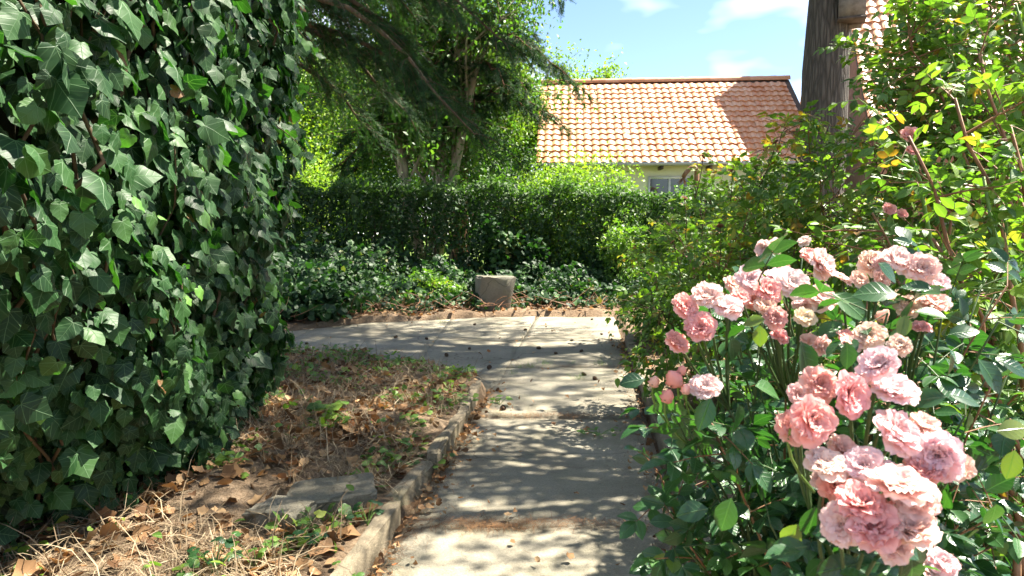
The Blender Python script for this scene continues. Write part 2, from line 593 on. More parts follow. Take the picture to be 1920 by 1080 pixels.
def scatter(mb, temps, P, R, S, val, pick=None):
    P, R, S, val = np.asarray(P), np.asarray(R), np.asarray(S), np.asarray(val)
    n = len(P)
    if n == 0:
        return
    if pick is None:
        pick = rng.integers(0, len(temps), n)
    for k, (tv, tf, tu) in enumerate(temps):
        i = np.where(pick == k)[0]
        if not len(i):
            continue
        V = P[i, None] + S[i, None, None] * np.einsum('nij,pj->npi', R[i], tv)
        T = tf[None] + (np.arange(len(i)) * len(tv))[:, None, None]
        mb.add(V.reshape(-1, 3), T.reshape(-1, 3), np.tile(tu, (len(i), 1)), np.repeat(val[i], len(tv)))


def leaf_system(parent, temps, P, R, S, val, mat, singles=0, score=None, part='leaf', rest='foliage', vals=6, top_frac=None):
    """the leaves that show largest become objects of their own, the others one joined part"""
    P, R, S, val = map(np.asarray, (P, R, S, val))
    n = len(P)
    base = np.array(parent.location)
    pick = rng.integers(0, len(temps), n)
    single = np.zeros(n, bool)
    if singles:
        px, py, z = project(P)
        sc = S / z * ((px > -20) & (px < 1940) & (py > -20) & (py < 1100))
        if score is not None:
            sc = sc * score
        order = np.argsort(-sc)[:singles]
        single[order[sc[order] > 0]] = True
    cache = {}
    for i in np.where(single)[0]:
        q = min(int(val[i] * vals), vals - 1)
        key = (pick[i], q)
        if key not in cache:
            tv, tf, tu = temps[pick[i]]
            cache[key] = mesh_np(part, tv, tf, mat, tu, np.full(len(tv), (q + .5) / vals))
        o = bpy.data.objects.new(part, cache[key])
        COL.objects.link(o)
        o.parent = parent
        M = np.eye(4)
        M[:3, :3] = R[i] * S[i]
        M[:3, 3] = P[i] - base
        o.matrix_local = Matrix(M.tolist())
    mb = MB()
    k = ~single
    scatter(mb, temps, P[k], R[k], S[k], val[k], pick[k])
    me = mb.mesh(rest, mat, offset=base)
    if me:
        link(rest, me, parent, kind='stuff')


def rand_unit(n):
    return nrm(rng.normal(size=(n, 3)))


def part(name, mb, mat, parent, smooth=True, kind=None):
    return link(name, mb.mesh(name, mat, smooth, np.array(parent.location)), parent, kind=kind)


# ------------------------------------------------------------------ ground and paving
def path_l(Y):
    return -.53 + .112 * (np.asarray(Y, float) - 2.6)


def path_r(Y):
    return .72 + .112 * (np.asarray(Y, float) - 2.6)


FX, FY = [-6.5, -3.4, -2.5, -1.4, -.7, -.35, -.2], [8.4, 7.74, 7.4, 6.93, 6.45, 6.0, 5.6]
BX, BY = [-6.5, -3.2, -2.05, -.25, 1.9, 3], [7.9 + .6, 9.0, 10.05, 10.7, 11.05, 11.1]


def front(x):
    return np.interp(x, FX, FY)


def back(x):
    return np.interp(x, BX, BY)


def paved(X, Y):
    d1 = np.minimum(X - (path_l(Y) - .02), (path_r(Y) + .02) - X)
    d1 = np.where(Y > 10.9, -1, d1)
    d2 = np.minimum(np.minimum(Y - front(X), back(X) - Y), np.minimum(X + 4.6, path_r(Y) - X))
    return np.maximum(d1, d2)


def ground_z(X, Y):
    X, Y = np.asarray(X, float), np.asarray(Y, float)
    p = np.clip((paved(X, Y) + .05) / .06, 0, 1)
    bed = .075 + .035 * wob(X, Y, 2.2, 1) + .02 * wob(X, Y, 6, 4)
    mound = .045 * np.exp(-(((X + 1.32) / .22) ** 2 + ((Y - 3.05) / .25) ** 2)) + .1 * np.exp(-(((X + 1.6) / .5) ** 2 + ((Y - 3.9) / .9) ** 2))
    bed = bed + mound
    far = np.clip((Y - 11) / 2, 0, 1)
    bed = bed * (1 - far) + far * .1
    return bed * (1 - p) + p * (-.05)


xs = np.concatenate((np.array([-400, -200, -100, -50, -30, -20, -14, -10, -7.5, -6]), np.arange(-4.8, 3.6, .05), np.array([4, 5, 6.5, 8, 10, 13, 18, 25, 40, 80, 200, 400])))
ys = np.concatenate((np.array([-60, -20, -8, -4, -2, -1, 0, .8]), np.arange(1.4, 12.4, .05), np.array([13, 14, 15, 16, 18, 21, 25, 30, 40, 60, 100, 200, 500])))
gx, gy = np.meshgrid(xs, ys)
gz = ground_z(gx, gy)
V = np.stack((gx, gy, gz), -1).reshape(-1, 3)
i, j = np.meshgrid(np.arange(len(ys) - 1), np.arange(len(xs) - 1), indexing='ij')
nx = len(xs)
Q = np.stack((i * nx + j, i * nx + j + 1, (i + 1) * nx + j + 1, (i + 1) * nx + j), -1).reshape(-1, 4)
link('ground', mesh_np('ground', V, Q, M_SOIL), kind='structure')

path = link('path', None, None, (0, 0, 0), 'structure')


def slab(fn, ns=16, nt_=16, thick=.1, lift=0.0, tilt=(0, 0), gap=.005):
    """fn(s, t) -> x, y for s, t in 0..1; a cast slab with slightly worn edges"""
    s = np.linspace(0, 1, ns)
    t = np.linspace(0, 1, nt_)
    S_, T_ = np.meshgrid(s, t)
    x, y = fn(S_, T_)
    cx, cy = x.mean(), y.mean()
    edge = np.minimum(np.minimum(S_, 1 - S_) * (ns - 1), np.minimum(T_, 1 - T_) * (nt_ - 1))
    e = (edge < .5)
    jk = .006 * max(0, min(1, gap / .005))
    jit = e * rng.normal(size=x.shape) * jk
    x = x + jit + np.where(S_ < .01, gap, 0) - np.where(S_ > .99, gap, 0)
    y = y + e * rng.normal(size=x.shape) * jk + np.where(T_ < .01, gap, 0) - np.where(T_ > .99, gap, 0)
    z = lift + .006 * wob(x, y, 2.5, cx) - 1.6 * max(gap, 0) * e + tilt[0] * (x - cx) + tilt[1] * (y - cy)
    n = ns * nt_
    V = np.concatenate((np.stack((x, y, z), -1).reshape(-1, 3), np.stack((x, y, z - thick), -1).reshape(-1, 3)))
    i, j = np.meshgrid(np.arange(nt_ - 1), np.arange(ns - 1), indexing='ij')
    Q = np.stack((i * ns + j, i * ns + j + 1, (i + 1) * ns + j + 1, (i + 1) * ns + j), -1).reshape(-1, 4)
    loop = [k for k in range(ns)] + [k * ns + ns - 1 for k in range(1, nt_)] + [(nt_ - 1) * ns + k for k in range(ns - 2, -1, -1)] + [k * ns for k in range(nt_ - 2, 0, -1)]
    sk = [(b, a, a + n, b + n) for a, b in zip(loop, loop[1:] + loop[:1])]
    return mesh_np('slab', V, np.concatenate((Q, np.array(sk))), M_CONC)


cuts = [.2, 1.12, 2.97, 4.8, 6.64, 8.5, 10.85]
for q, (a, b) in enumerate(zip(cuts, cuts[1:])):
    def fn(s, t, a=a, b=b):
        y = a + (b - a) * t
        return path_l(y) + (path_r(y) - path_l(y)) * s, y
    link('slab', slab(fn, lift=(0, .004, -.004, .006, 0, -.004)[q], tilt=((.004, 0), (0, .003), (-.005, .002), (.004, -.003), (0, .002), (.002, 0))[q]), path)
for (x0, x1) in ((-4.6, -2.75), (-2.75, -.95), (-.95, None)):
    for (t0, t1) in ((0, .52), (.52, 1)):
        def fn(s, t, x0=x0, x1=x1, t0=t0, t1=t1):
            if x1 is None:
                tt = t0 + (t1 - t0) * t
                # right edge follows the path's left edge
                yb = 6.0 + (10.6 - 6.0) * tt
                xr = path_l(yb) - .005
                x = x0 + (xr - x0) * s
            else:
                x = x0 + (x1 - x0) * s
            f, b = front(x), back(x)
            return x, f + (b - f) * (t0 + (t1 - t0) * t)
        link('slab', slab(fn, 14, 12, lift=rng.uniform(-.004, .004), gap=-.002), path)


def stone_block(pts_bottom, z0, z1, taper=.0, bev=.02, n=3, jit=.008):
    """a cast block on a 4-cornered plan with rounded, chipped edges (bevelled by inset rings)"""
    P = np.array(pts_bottom, float)
    c = P.mean(0)
    rings = []
    m = []
    for k in range(len(P)):
        a, b = P[k], P[(k + 1) % len(P)]
        m += [a + (b - a) * t for t in (.06, .25, .5, .75, .94)]
    m = np.array(m)
    H = z1 - z0
    prof = [(0, 0), (0, .3), (0, .65), (0, 1 - bev / H), (.35 * bev, 1 - .3 * bev / H), (bev, 1)]
    for ins, h in prof:
        d = nrm(c - m)
        r = m + d * (ins + taper * h)
        r = r + rng.normal(size=r.shape) * jit * (.4 + .6 * h)
        rings.append(np.column_stack((r, np.full(len(r), z0 + H * h) + rng.normal(size=len(r)) * jit * .4 * h)))
    k = len(m)
    V = np.concatenate(rings + [np.array([[*c, z1 + .003]])])
    T = []
    for i_ in range(len(rings) - 1):
        for j_ in range(k):
            a, b = i_ * k + j_, i_ * k + (j_ + 1) % k
            T += [(a, b, b + k), (a, b + k, a + k)]
    top = (len(rings) - 1) * k
    for j_ in range(k):
        T.append((top + j_, top + (j_ + 1) % k, len(V) - 1))
    return V, np.array(T)


def ang_mesh(name, V, T, mat, parent=None, loc=(0, 0, 0)):
    me = mesh_np(name, np.asarray(V) - np.asarray(loc), T, mat, smooth=True)
    me.set_sharp_from_angle(angle=rad(38))
    o = link(name, me, parent, loc)
    return o


# kerb stones: each rests in the soil beside the path
kl = [(1.15, 2.02), (2.04, 2.98), (3.0, 3.6), (3.63, 4.55), (4.57, 5.6)]
kerb_where = ['just below the picture edge', 'lowest in the picture', 'short and tilted', 'long, in the middle of the row',
              'farthest, where paving widens']
for q, (a, b) in enumerate(kl):
    w, lean = .065, (.0, .012, -.018, .015, -.01)[q]
    o0 = path_l(a) - .015 + (0, -.01, -.025, .012, .02)[q]
    o1 = path_l(b) - .015 + (0, .0, .02, .014, -.035)[q]
    pl = [(o0 - w, a), (o0, a), (o1, b), (o1 - w, b)]
    V, T = stone_block(pl, -.12, .105 + (0, .01, -.018, .014, -.006)[q], 0, .02, jit=.006)
    V[:, 0] += lean * (V[:, 2] + .1) / .2
    T2 = T
    o = ang_mesh('kerb_stone', V, T2, M_KERB, None, ((o0 + o1) / 2, (a + b) / 2, 0))
    tag(o, 'weathered concrete kerb stone left of the path, ' + kerb_where[q], 'kerb stone', 'kerb stones edging the left bed')
kr = [(2.6, 3.55), (3.57, 4.5), (4.52, 5.5), (5.52, 6.5), (6.52, 7.5), (7.52, 8.5)]
for q, (a, b) in enumerate(kr):
    o0, o1 = path_r(a) + .02, path_r(b) + .02 + rng.normal() * .01
    V, T = stone_block([(o0, a), (o0 + .09, a), (o1 + .09, b), (o1, b)], -.12, .1 + rng.normal() * .012, 0, .014, jit=.004)
    o = ang_mesh('kerb_stone', V, T, M_KERB, None, ((o0 + o1) / 2, (a + b) / 2, 0))
    tag(o, 'dark kerb stone half hidden under the rose shrubs right of the path', 'kerb stone', 'kerb stones under the shrubs')

# the old concrete block by the ivy, leaning a little
b0 = at(925, 585, 11.55)
V, T = stone_block([(-.27, -.22), (.2, -.25), (.27, .22), (-.28, .25)], -.05, .62, -.01, .03, jit=.014)
V[:, 0] += .16 * V[:, 2] * (V[:, 0] > 0) - .02 * V[:, 2]
o = ang_mesh('concrete_block', V, T, M_BLOCK)
o.location = (X(926, 11.35), 11.35, -.01)
o.rotation_euler = (0, rad(1.5), rad(16))
tag(o, 'squat old concrete block standing at the far edge of the paving', 'concrete block')

PAV = []
# half-buried paving pieces in the bed
for (px, py, Y, w, d, rz, lab) in ((622, 975, 3.05, .42, .27, 10, 'flat weathered concrete paver half buried in dry leaves beside the kerb'), (530, 1000, 2.86, .26, .18, -20, 'smaller broken paver piece lying before the larger half-buried one')):
    p = at(px, py, Y)
    zc = float(ground_z(p[0], Y))
    V, T = stone_block([(-w / 2, -d / 2), (w / 2, -d / 2 * .8), (w / 2 * .9, d / 2), (-w / 2 * .85, d / 2)], -.06, .055, 0, .015, jit=.007)
    o = ang_mesh('paver', V, T, M_CONC)
    o.location = (p[0], Y, zc + .012)
    PAV.append((p[0], Y, w * .55, d * .6))
    o.rotation_euler = (rad(2), rad(-3), rad(rz))
    tag(o, lab, 'paver')


# ------------------------------------------------------------------ buildings
M_TILE = None
m_, t_, N_, K_ = newmat('roof_tile')
oi = N_.new('ShaderNodeAttribute')
oi.attribute_name = 'v'
info = N_.new('ShaderNodeObjectInfo')
rv = mathn(t_, 'FRACT', mathn(t_, 'ADD', oi.outputs['Fac'], info.outputs['Random']))
col_ = ramp(t_, rv, [(0, (.57, .24, .11)), (.5, (.68, .34, .175)), (1, (.75, .43, .26))])
col_ = mixc(t_, mathn(t_, 'MULTIPLY', noise(t_, 3, 8, .75, world_pos(t_)), .6), col_, (.6, .55, .5), 'MULTIPLY')
finish(t_, principled(t_, col_, .5, bump(t_, noise(t_, 40, 4, .6, world_pos(t_)), .3, .004), .5))
M_TILE = m_
M_WALL = plain_mat('pale_render', [(.3, (.62, .63, .44)), (.7, (.72, .72, .54))], 1.2, .9, .004, .2)
M_BRICK = plain_mat('brick_wall', [(.3, (.24, .13, .09)), (.7, (.36, .2, .14))], 7, .9, .006, .2)
M_WHITE = plain_mat('white_paint', [(.3, (.72, .72, .7)), (.7, (.8, .8, .78))], 3, .6, .002)
M_GUT = plain_mat('zinc', [(.3, (.3, .31, .31)), (.7, (.42, .43, .43))], 5, .45, .001, .6)
M_DARKW = plain_mat('dark_wood', [(.3, (.06, .045, .035)), (.7, (.13, .1, .08))], 9, .7, .004)
m_, t_, N_, K_ = newmat('window_glass')
finish(t_, principled(t_, (.02, .025, .025), .06, None, .8))
M_GLASS = m_


def pantile(w=.215, l=.33, h=.035, n=7):
    """S-shaped clay tile, seen from above: x across, y up the slope, z out; a real lower lip"""
    u = np.linspace(0, 1, n)
    prof = h * np.clip(.5 + .62 * np.cos(2 * math.pi * (u - .25)), .06, 1) * np.where(u < .72, 1, .8)
    x = (u - .5) * (w + .02)
    lo = np.column_stack((x, np.zeros(n), prof + .042))
    hi = np.column_stack((x, np.full(n, l), prof + .002))
    lip = np.column_stack((x, np.zeros(n) + .004, prof - .012))
    V = np.concatenate((lo, hi, lip, lo))  # the lip has its own vertices so its edge stays crisp
    T = []
    for k in range(n - 1):
        T += [(k, k + 1, n + k + 1), (k, n + k + 1, n + k), (2 * n + k, 2 * n + k + 1, 3 * n + k + 1), (2 * n + k, 3 * n + k + 1, 3 * n + k)]
    return V, np.array(T), V[:, :2]


TILE_T = [pantile()]


def roof_slope(parent, origin, across, up_, length, slope_len, tw, tl, singles):
    """tiles laid row by row over a slope; the ones that show largest are objects"""
    across, up_ = nrm(across), nrm(up_)
    nor = nrm(np.cross(across, up_))
    P, S = [], []
    rows, cols = int(slope_len / tl), int(length / tw)
    for r in range(rows):
        for c in range(cols):
            P.append(np.asarray(origin) + across * ((c + .5) * tw) + up_ * (r * tl) + nor * (.03 + rng.normal() * .002))
    P = np.array(P)
    n = len(P)
    R = np.tile(np.stack((across, up_, nor), -1), (n, 1, 1))
    j = rng.normal(size=(n, 3)) * .016
    R = frames(R[:, :, 1] + j, R[:, :, 2] + j[:, ::-1])
    leaf_system(parent, [pantile(tw, tl * 1.08)], P, R, np.ones(n), rng.random(n), M_TILE, singles, None, 'roof_tile', 'roof_tiles_beyond')


def house(name, label, o, phi, Lx, run, eave, pitch, tw, tl, singles, wallmat, windows, depth_back=None):
    """o: left front eave corner (x, y); phi: turn of the plan; roof slope faces the viewer"""
    root = thing(name, label, 'house', (o[0], o[1], 0))
    A = np.array((math.cos(phi), -math.sin(phi), 0))
    D = np.array((math.sin(phi), math.cos(phi), 0))
    O = np.array((o[0], o[1], 0.0))
    Z = np.array((0, 0, 1.0))
    sl = run / math.cos(pitch)
    up_ = D * math.cos(pitch) + Z * math.sin(pitch)
    ridge = eave + run * math.tan(pitch)

    def quads(pts_list):
        mb = MB()
        for pts in pts_list:
            mb.add(np.array(pts), np.array([[0, 1, 2, 3]]) if len(pts) == 4 else np.array([[0, 1, 2]]))
        return mb
    ov, dep = .45, run * 2
    w0, w1 = O + A * .25 + D * ov, O + A * (Lx - .25) + D * ov
    w2, w3 = w1 + D * (dep - 2 * ov), w0 + D * (dep - 2 * ov)
    g0, g1 = O + A * .25 + D * run, O + A * (Lx - .25) + D * run
    et = eave + ov * math.tan(pitch) - .06
    hz = lambda p, z: p + Z * z
    wall = quads([(hz(w0, -.1), hz(w1, -.1), hz(w1, et), hz(w0, et)), (hz(w1, -.1), hz(w2, -.1), hz(w2, et), hz(w1, et)), (hz(w2, -.1), hz(w3, -.1), hz(w3, et), hz(w2, et)),
                  (hz(w3, -.1), hz(w0, -.1), hz(w0, et), hz(w3, et)), (hz(w0, et), hz(g0, ridge - .08), hz(w3, et)), (hz(w1, et), hz(w2, et), hz(g1, ridge - .08))])
    part('wall', wall, wallmat, root, False)
    # roof boards: front and back slabs
    n_f = nrm(np.cross(A, up_))
    a = O + Z * eave
    th = .07
    e0, e1, r1, r0 = a, a + A * Lx, a + A * Lx + up_ * sl, a + up_ * sl
    bk0, bk1 = O + D * dep + Z * eave, O + D * dep + A * Lx + Z * eave
    bd = quads([(e0, e1, r1, r0), (e0 - n_f * th, r0 - n_f * th, r1 - n_f * th, e1 - n_f * th), (e0 - n_f * th, e1 - n_f * th, e1, e0), (e0, r0, r0 - n_f * th, e0 - n_f * th), (e1, e1 - n_f * th, r1 - n_f * th, r1)])
    part('roof_boards', bd, M_DARKW, root, False)
    part('back_roof', quads([(r0, r1, bk1, bk0), (r0 - Z * .1, bk0 - Z * .1, bk1 - Z * .1, r1 - Z * .1), (bk0, bk1, bk1 - Z * .1, bk0 - Z * .1)]), M_TILE, root, False)
    roof_slope(root, a - up_ * .06, A, up_, Lx, sl + .05, tw, tl, singles)
    # ridge tiles
    nr = int(Lx / .4)
    cap = []
    for k in range(nr):
        p = r0 + A * (k + .5) * (Lx / nr) + Z * .02
        mb = MB()
        th_ = np.linspace(-.35, math.pi + .35, 8)
        ring = lambda s, rr: np.array([p + A * s + D * (rr * math.cos(q)) + Z * (rr * math.sin(q) * .9) for q in th_])
        V = np.concatenate((ring(-.5 * Lx / nr - .01, .115), ring(.5 * Lx / nr + .015, .128)))
        mb.add(V, np.array([(i, i + 1, 8 + i + 1, 8 + i) for i in range(7)])[:, ::-1], None, rng.random())
        part('ridge_tile', mb, M_TILE, root)
    # gutter
    gp = np.array([a - D * .06 - Z * .03 + A * s for s in np.linspace(0, Lx, 6)])
    part('gutter', MB().tube(gp, .055, 8), M_GUT, root)
    for q in np.arange(.8, Lx, 1.3):
        br = a + A * q + D * .05 - Z * .12
        part('rafter_end', MB().box(br - np.array((.04, .09, .05)), br + np.array((.04, .3, .04))), M_DARKW, root, False)
    for (s0, s1, z0, z1) in windows:
        f = w0 + A * s0
        W_ = s1 - s0
        fw = MB()
        for (u0, u1, v0, v1) in ((-.06, 0, z0 - .06, z1 + .06), (W_, W_ + .06, z0 - .06, z1 + .06), (0, W_, z1, z1 + .06), (0, W_, z0 - .06, z0), (W_ / 2 - .03, W_ / 2 + .03, z0, z1)):
            c = [f + A * u + D * d + Z * v for v in (v0, v1) for d in (-.05, .02) for u in (u0, u1)]
            c = np.array(c)
            fw.add(c, np.array([(0, 1, 5, 4), (2, 6, 7, 3), (0, 4, 6, 2), (1, 3, 7, 5), (4, 5, 7, 6), (0, 2, 3, 1)]))
        win = part('window', fw, M_WHITE, root, False)
        pn = MB().add(np.array([f + A * 0 - D * .012 + Z * z0, f + A * W_ - D * .012 + Z * z0, f + A * W_ - D * .012 + Z * z1, f - D * .012 + Z * z1]), np.array([[0, 1, 2, 3]]))
        pm = pn.mesh('pane', M_GLASS, False, np.array(root.location))
        link('pane', pm, win)
    return root


e_l = at(1006, 307, 19.0)
house('cottage', 'low cream-walled house with sunlit orange pantile roof behind the hedge', (e_l[0], 19.0), rad(4.5), 7.75, 3.45, e_l[2], rad(40), .222, .288, 300, M_WALL, [(2.9, 3.95, 1.6, 2.85), (5.6, 6.5, 1.6, 2.85)])
house('neighbour_house', 'taller house with glaring pink tiled roof behind the conifer trunk', (8.5, 16.4), rad(14), 9.0, 6.4, 3.6, rad(52), .25, .33, 200, M_BRICK, [(1.5, 2.6, 1.2, 2.6), (4.0, 5.1, 1.2, 2.6)])


# ------------------------------------------------------------------ trees
def tree(name, label, base, trunk_top, r0, cc, cr_, clumps, leaves, size, mat, bark, temps=SMALL_T, sub=7, sig=.3, forks=None, gap=.0, cat='tree', droop=0.0, group=None, subr=.75, limb_r=.35, straight=False, low=3):
    root = thing(name, label, cat, tuple(base), group)
    base, trunk_top, cc, cr_ = map(lambda q: np.asarray(q, float), (base, trunk_top, cc, cr_))
    mb = MB()
    stems = forks or [trunk_top]
    paths = []
    for k, tp in enumerate(stems):
        tp = np.asarray(tp, float)
        c = (base + tp) / 2 + (rng.normal(size=3) * .12 * np.linalg.norm(tp - base) * np.array((.5, .5, .2)) if not straight else 0)
        pts = bez(base, c, tp, 12)
        rr = np.linspace(r0 if len(stems) == 1 else r0 * .72, r0 * .38, 12)
        if len(stems) == 1:
            rr[0] *= 1.35
        mb.tube(pts, rr, 12, rough=.05)
        paths.append(pts)
    d = rand_unit(clumps) * (rng.random((clumps, 1)) ** .45)
    C = cc + d * cr_
    tips = []
    for c in C:
        pts = paths[rng.integers(len(paths))]
        s = pts[int(np.clip(rng.normal(9 if c[2] > pts[-1][2] else 6.5, 2), low, 11))]
        ctrl = (s + c) / 2 + np.array((0, 0, .18 * np.linalg.norm(c - s) * (1 - 2.2 * droop)))
        b = bez(s, ctrl, c, 8) + rng.normal(size=(8, 3)) * .04 * np.linspace(0, 1, 8)[:, None]
        b[0] = s
        ln = np.linalg.norm(c - s)
        mb.tube(b, np.linspace(min(r0 * limb_r, .02 + .022 * ln), .012, 8), 6, rough=.05)
        for _ in range(sub):
            e = c + rng.normal(size=3) * subr * np.array((1, 1, .6)) - np.array((0, 0, droop * abs(rng.normal())))
            st = b[rng.integers(4, 8)]
            q = bez(st, (st + e) / 2 + np.array((0, 0, .1)), e, 4)
            mb.tube(q, np.linspace(.012, .004, 4), 3, cap=False)
            tips.append((st, e))
    part('trunk', mb, bark, root)
    tips = np.array(tips)
    k = rng.integers(0, len(tips), leaves)
    t = rng.random((leaves, 1)) ** .6
    P = tips[k, 0] * (1 - t) + tips[k, 1] * t + rng.normal(size=(leaves, 3)) * sig * np.array((1, 1, .7)) - np.array((0, 0, droop)) * rng.random((leaves, 1)) ** 1.5
    tipd = rand_unit(leaves) + np.array((0, 0, -.5 - droop))
    nor = rand_unit(leaves) * .8 + np.array((0, 0, 1.0))
    clv = rng.random(len(tips))
    val = np.clip(.35 * clv[k] + .65 * rng.random(leaves), 0, 1)
    mbl = MB()
    scatter(mbl, temps, P, frames(tipd, nor), size * rng.uniform(.7, 1.3, leaves), val)
    part('crown', mbl, mat, root)
    return root


# forked tree with the pale trunk behind the hedge
bx = X(806, 16.0)
tree('broadleaf_tree', 'broadleaf tree with pale forked trunk just behind the dark hedge', (bx, 16, .05), None, .2, (bx - .3, 16.2, 5.9), (3.2, 2.4, 3.2), 66, 38000, .1, M_TREE, M_PALEB,
     forks=[(bx - .7, 16.1, 6.5), (bx + .9, 16.2, 6.4), (bx + 1.1, 15.6, 5.0)], sig=.28, limb_r=.2)


def conifer(name, label, base, h, r0, limbs, bark, twig_n, spray, mat, label_cat='tree', stand=1.0, lean=(0, 0)):
    """limbs: list of (height, azimuth vector xy, length, droop)"""
    root = thing(name, label, label_cat, tuple(base))
    base = np.asarray(base, float)
    top = base + np.array((lean[0], lean[1], h))
    mb = MB()
    tp = bez(base, (base + top) / 2, top, 16) + rng.normal(size=(16, 3)) * .015
    rr = np.linspace(r0, r0 * .25, 16)
    rr[0] *= 1.35
    mb.tube(tp, rr, 14, rough=.04)
    P, D_, Nn, Sz, Vv = [], [], [], [], []
    for (z, az, ln, dr) in limbs:
        s = base + (top - base) * (z / h)
        a = nrm(np.array((az[0], az[1], 0.0)))
        e = s + a * ln + np.array((0, 0, -dr * ln))
        c = s + a * ln * .55 + np.array((0, 0, .12 * ln))
        b = bez(s, c, e, 12) + rng.normal(size=(12, 3)) * .05 * np.linspace(0, 1, 12)[:, None]
        mb.tube(b, np.linspace(min(.075, .02 + .016 * ln), .008, 12), 6, rough=.05)
        side = np.array((-a[1], a[0], 0))
        nt = max(4, int(ln * twig_n))
        for k in range(nt):
            t = rng.uniform(.12, 1.0)
            f = t * 11
            i0 = min(int(f), 10)
            p0 = b[i0] + (b[i0 + 1] - b[i0]) * (f - i0)
            tl = rng.uniform(.35, 1.0) * (1.15 - .6 * t) * min(1.2, .35 * ln)
            sd = rng.choice((-1, 1))
            dirv = nrm(side * sd * rng.uniform(.5, 1) + a * rng.uniform(.3, .9) + np.array((0, 0, rng.uniform(-.5, .05))))
            p1 = p0 + dirv * tl + np.array((0, 0, -.6 * tl))
            tw = bez(p0, p0 + dirv * tl * .6, p1, 6)
            mb.tube(tw, np.linspace(.007, .003, 6), 3, cap=False)
            ns = int(5 + tl * 26)
            tt = rng.random(ns)
            ff = tt * 5
            ii = np.minimum(ff.astype(int), 4)
            pp = tw[ii] + (tw[ii + 1] - tw[ii]) * (ff - ii)[:, None]
            dd = nrm(dirv + rng.normal(size=(ns, 3)) * .45 + np.array((0, 0, -.45)))
            P.append(pp)
            D_.append(dd)
            Nn.append(np.array((0, 0, 1.0)) + rng.normal(size=(ns, 3)) * .35)
            Sz.append(spray * rng.uniform(.6, 1.2, ns))
            Vv.append(np.clip(rng.random(ns) * .75 + .2 * tt, 0, .97))
    part('trunk', mb, bark, root)
    P, D_, Nn, Sz, Vv = map(np.concatenate, (P, D_, Nn, Sz, Vv))
    ml = MB()
    scatter(ml, SPRAY_T, P, frames(D_, Nn), Sz, Vv)
    part('crown', ml, mat, root)
    return root


# dark conifer on the left behind the ivy; its limbs sweep down to the right
lim = []
for q in range(30):
    z = rng.uniform(3.9, 9.0)
    th = rng.uniform(-.5, .75)
    lim.append((z, (math.cos(th), math.sin(th)), rng.uniform(2.8, 5.0), rng.uniform(.2, .5)))
for q in range(10):
    th = rng.uniform(1.6, 4.6)
    lim.append((rng.uniform(4.5, 10), (math.cos(th), math.sin(th)), rng.uniform(1.5, 3), rng.uniform(.2, .5)))
conifer('conifer_tree', 'dark conifer behind the ivy, limbs sweeping down to the right', (-4.7, 9.4, .05), 12, .3, lim, M_TWIG, 10, .2, M_NEEDLE)

# the darker conifer behind the hedge with a red-brown trunk
lim = []
for q in range(74):
    z = rng.uniform(3.6, 11.5)
    th = rng.uniform(0, 6.283)
    if math.sin(th) > .5 and rng.random() < .5:
        th = -th
    ln = rng.uniform(1.6, 3.1) * (1.1 - .035 * z)
    if math.cos(th) > .3 and z > 5:
        ln *= 1.18
    lim.append((z, (math.cos(th), math.sin(th)), ln, rng.uniform(.15, .5)))
conifer('conifer_tree', 'dark drooping conifer with red-brown trunk between pale-trunked tree and house', (X(866, 17), 17, .05), 13, .21, lim, M_REDB, 10, .27, M_NEEDLE)

x_ = X(942, 21)
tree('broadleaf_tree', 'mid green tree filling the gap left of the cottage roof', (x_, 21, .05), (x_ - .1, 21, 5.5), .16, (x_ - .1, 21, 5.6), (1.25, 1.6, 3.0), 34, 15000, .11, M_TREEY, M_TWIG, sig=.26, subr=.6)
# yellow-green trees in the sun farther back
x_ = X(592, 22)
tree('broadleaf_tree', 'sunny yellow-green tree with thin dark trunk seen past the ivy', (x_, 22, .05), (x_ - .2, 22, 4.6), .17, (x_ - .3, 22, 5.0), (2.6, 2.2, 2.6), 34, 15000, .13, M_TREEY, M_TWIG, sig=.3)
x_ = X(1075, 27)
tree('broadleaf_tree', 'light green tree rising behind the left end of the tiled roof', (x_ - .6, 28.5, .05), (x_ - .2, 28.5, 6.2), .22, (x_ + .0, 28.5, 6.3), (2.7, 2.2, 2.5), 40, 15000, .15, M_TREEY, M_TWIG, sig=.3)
for (xx, yy, hh, ww, lab) in ((-13.5, 31, 9.5, 4.2, 'tall far broadleaf tree at the left, mostly behind the ivy'), (-8.0, 33, 10.5, 4.2, 'tall far broadleaf tree behind the sunny yellow-green one'),
                              (-2.6, 32, 10.0, 4.2, 'tall far broadleaf tree filling the gap behind the dark conifer')):
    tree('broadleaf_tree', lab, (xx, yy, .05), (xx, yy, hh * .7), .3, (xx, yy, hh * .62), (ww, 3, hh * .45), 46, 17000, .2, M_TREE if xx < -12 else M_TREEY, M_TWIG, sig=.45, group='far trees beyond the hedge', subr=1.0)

# the big conifer on the right: trunk in view, crown above the picture
pb = at(1522, 540, 9.0)
PX = pb[0]
tree('pine_tree', 'big conifer with thick grey-brown trunk right of the house', (PX, 9.0, .03), (PX + .38, 9.1, 12.5), .325, (PX - .9, 8.8, 9.0), (3.8, 4.3, 2.8), 72, 7800, .34, M_NEEDLE, M_PINEB, temps=SPRAY_T, sub=6, sig=.32, subr=.6, limb_r=.24, straight=True, low=5)


tree('broadleaf_tree', 'unseen broadleaf tree added right of the picture so its boughs shade the path', (4.9, 4.3, .03), (4.2, 4.5, 5.2), .13, (2.5, 4.7, 5.0), (1.9, 1.8, 1.0), 32, 2700, .085, M_TREE, M_TWIG, sig=.2, subr=.45)  # tree out of view, added to cast dappled shade on path and bed

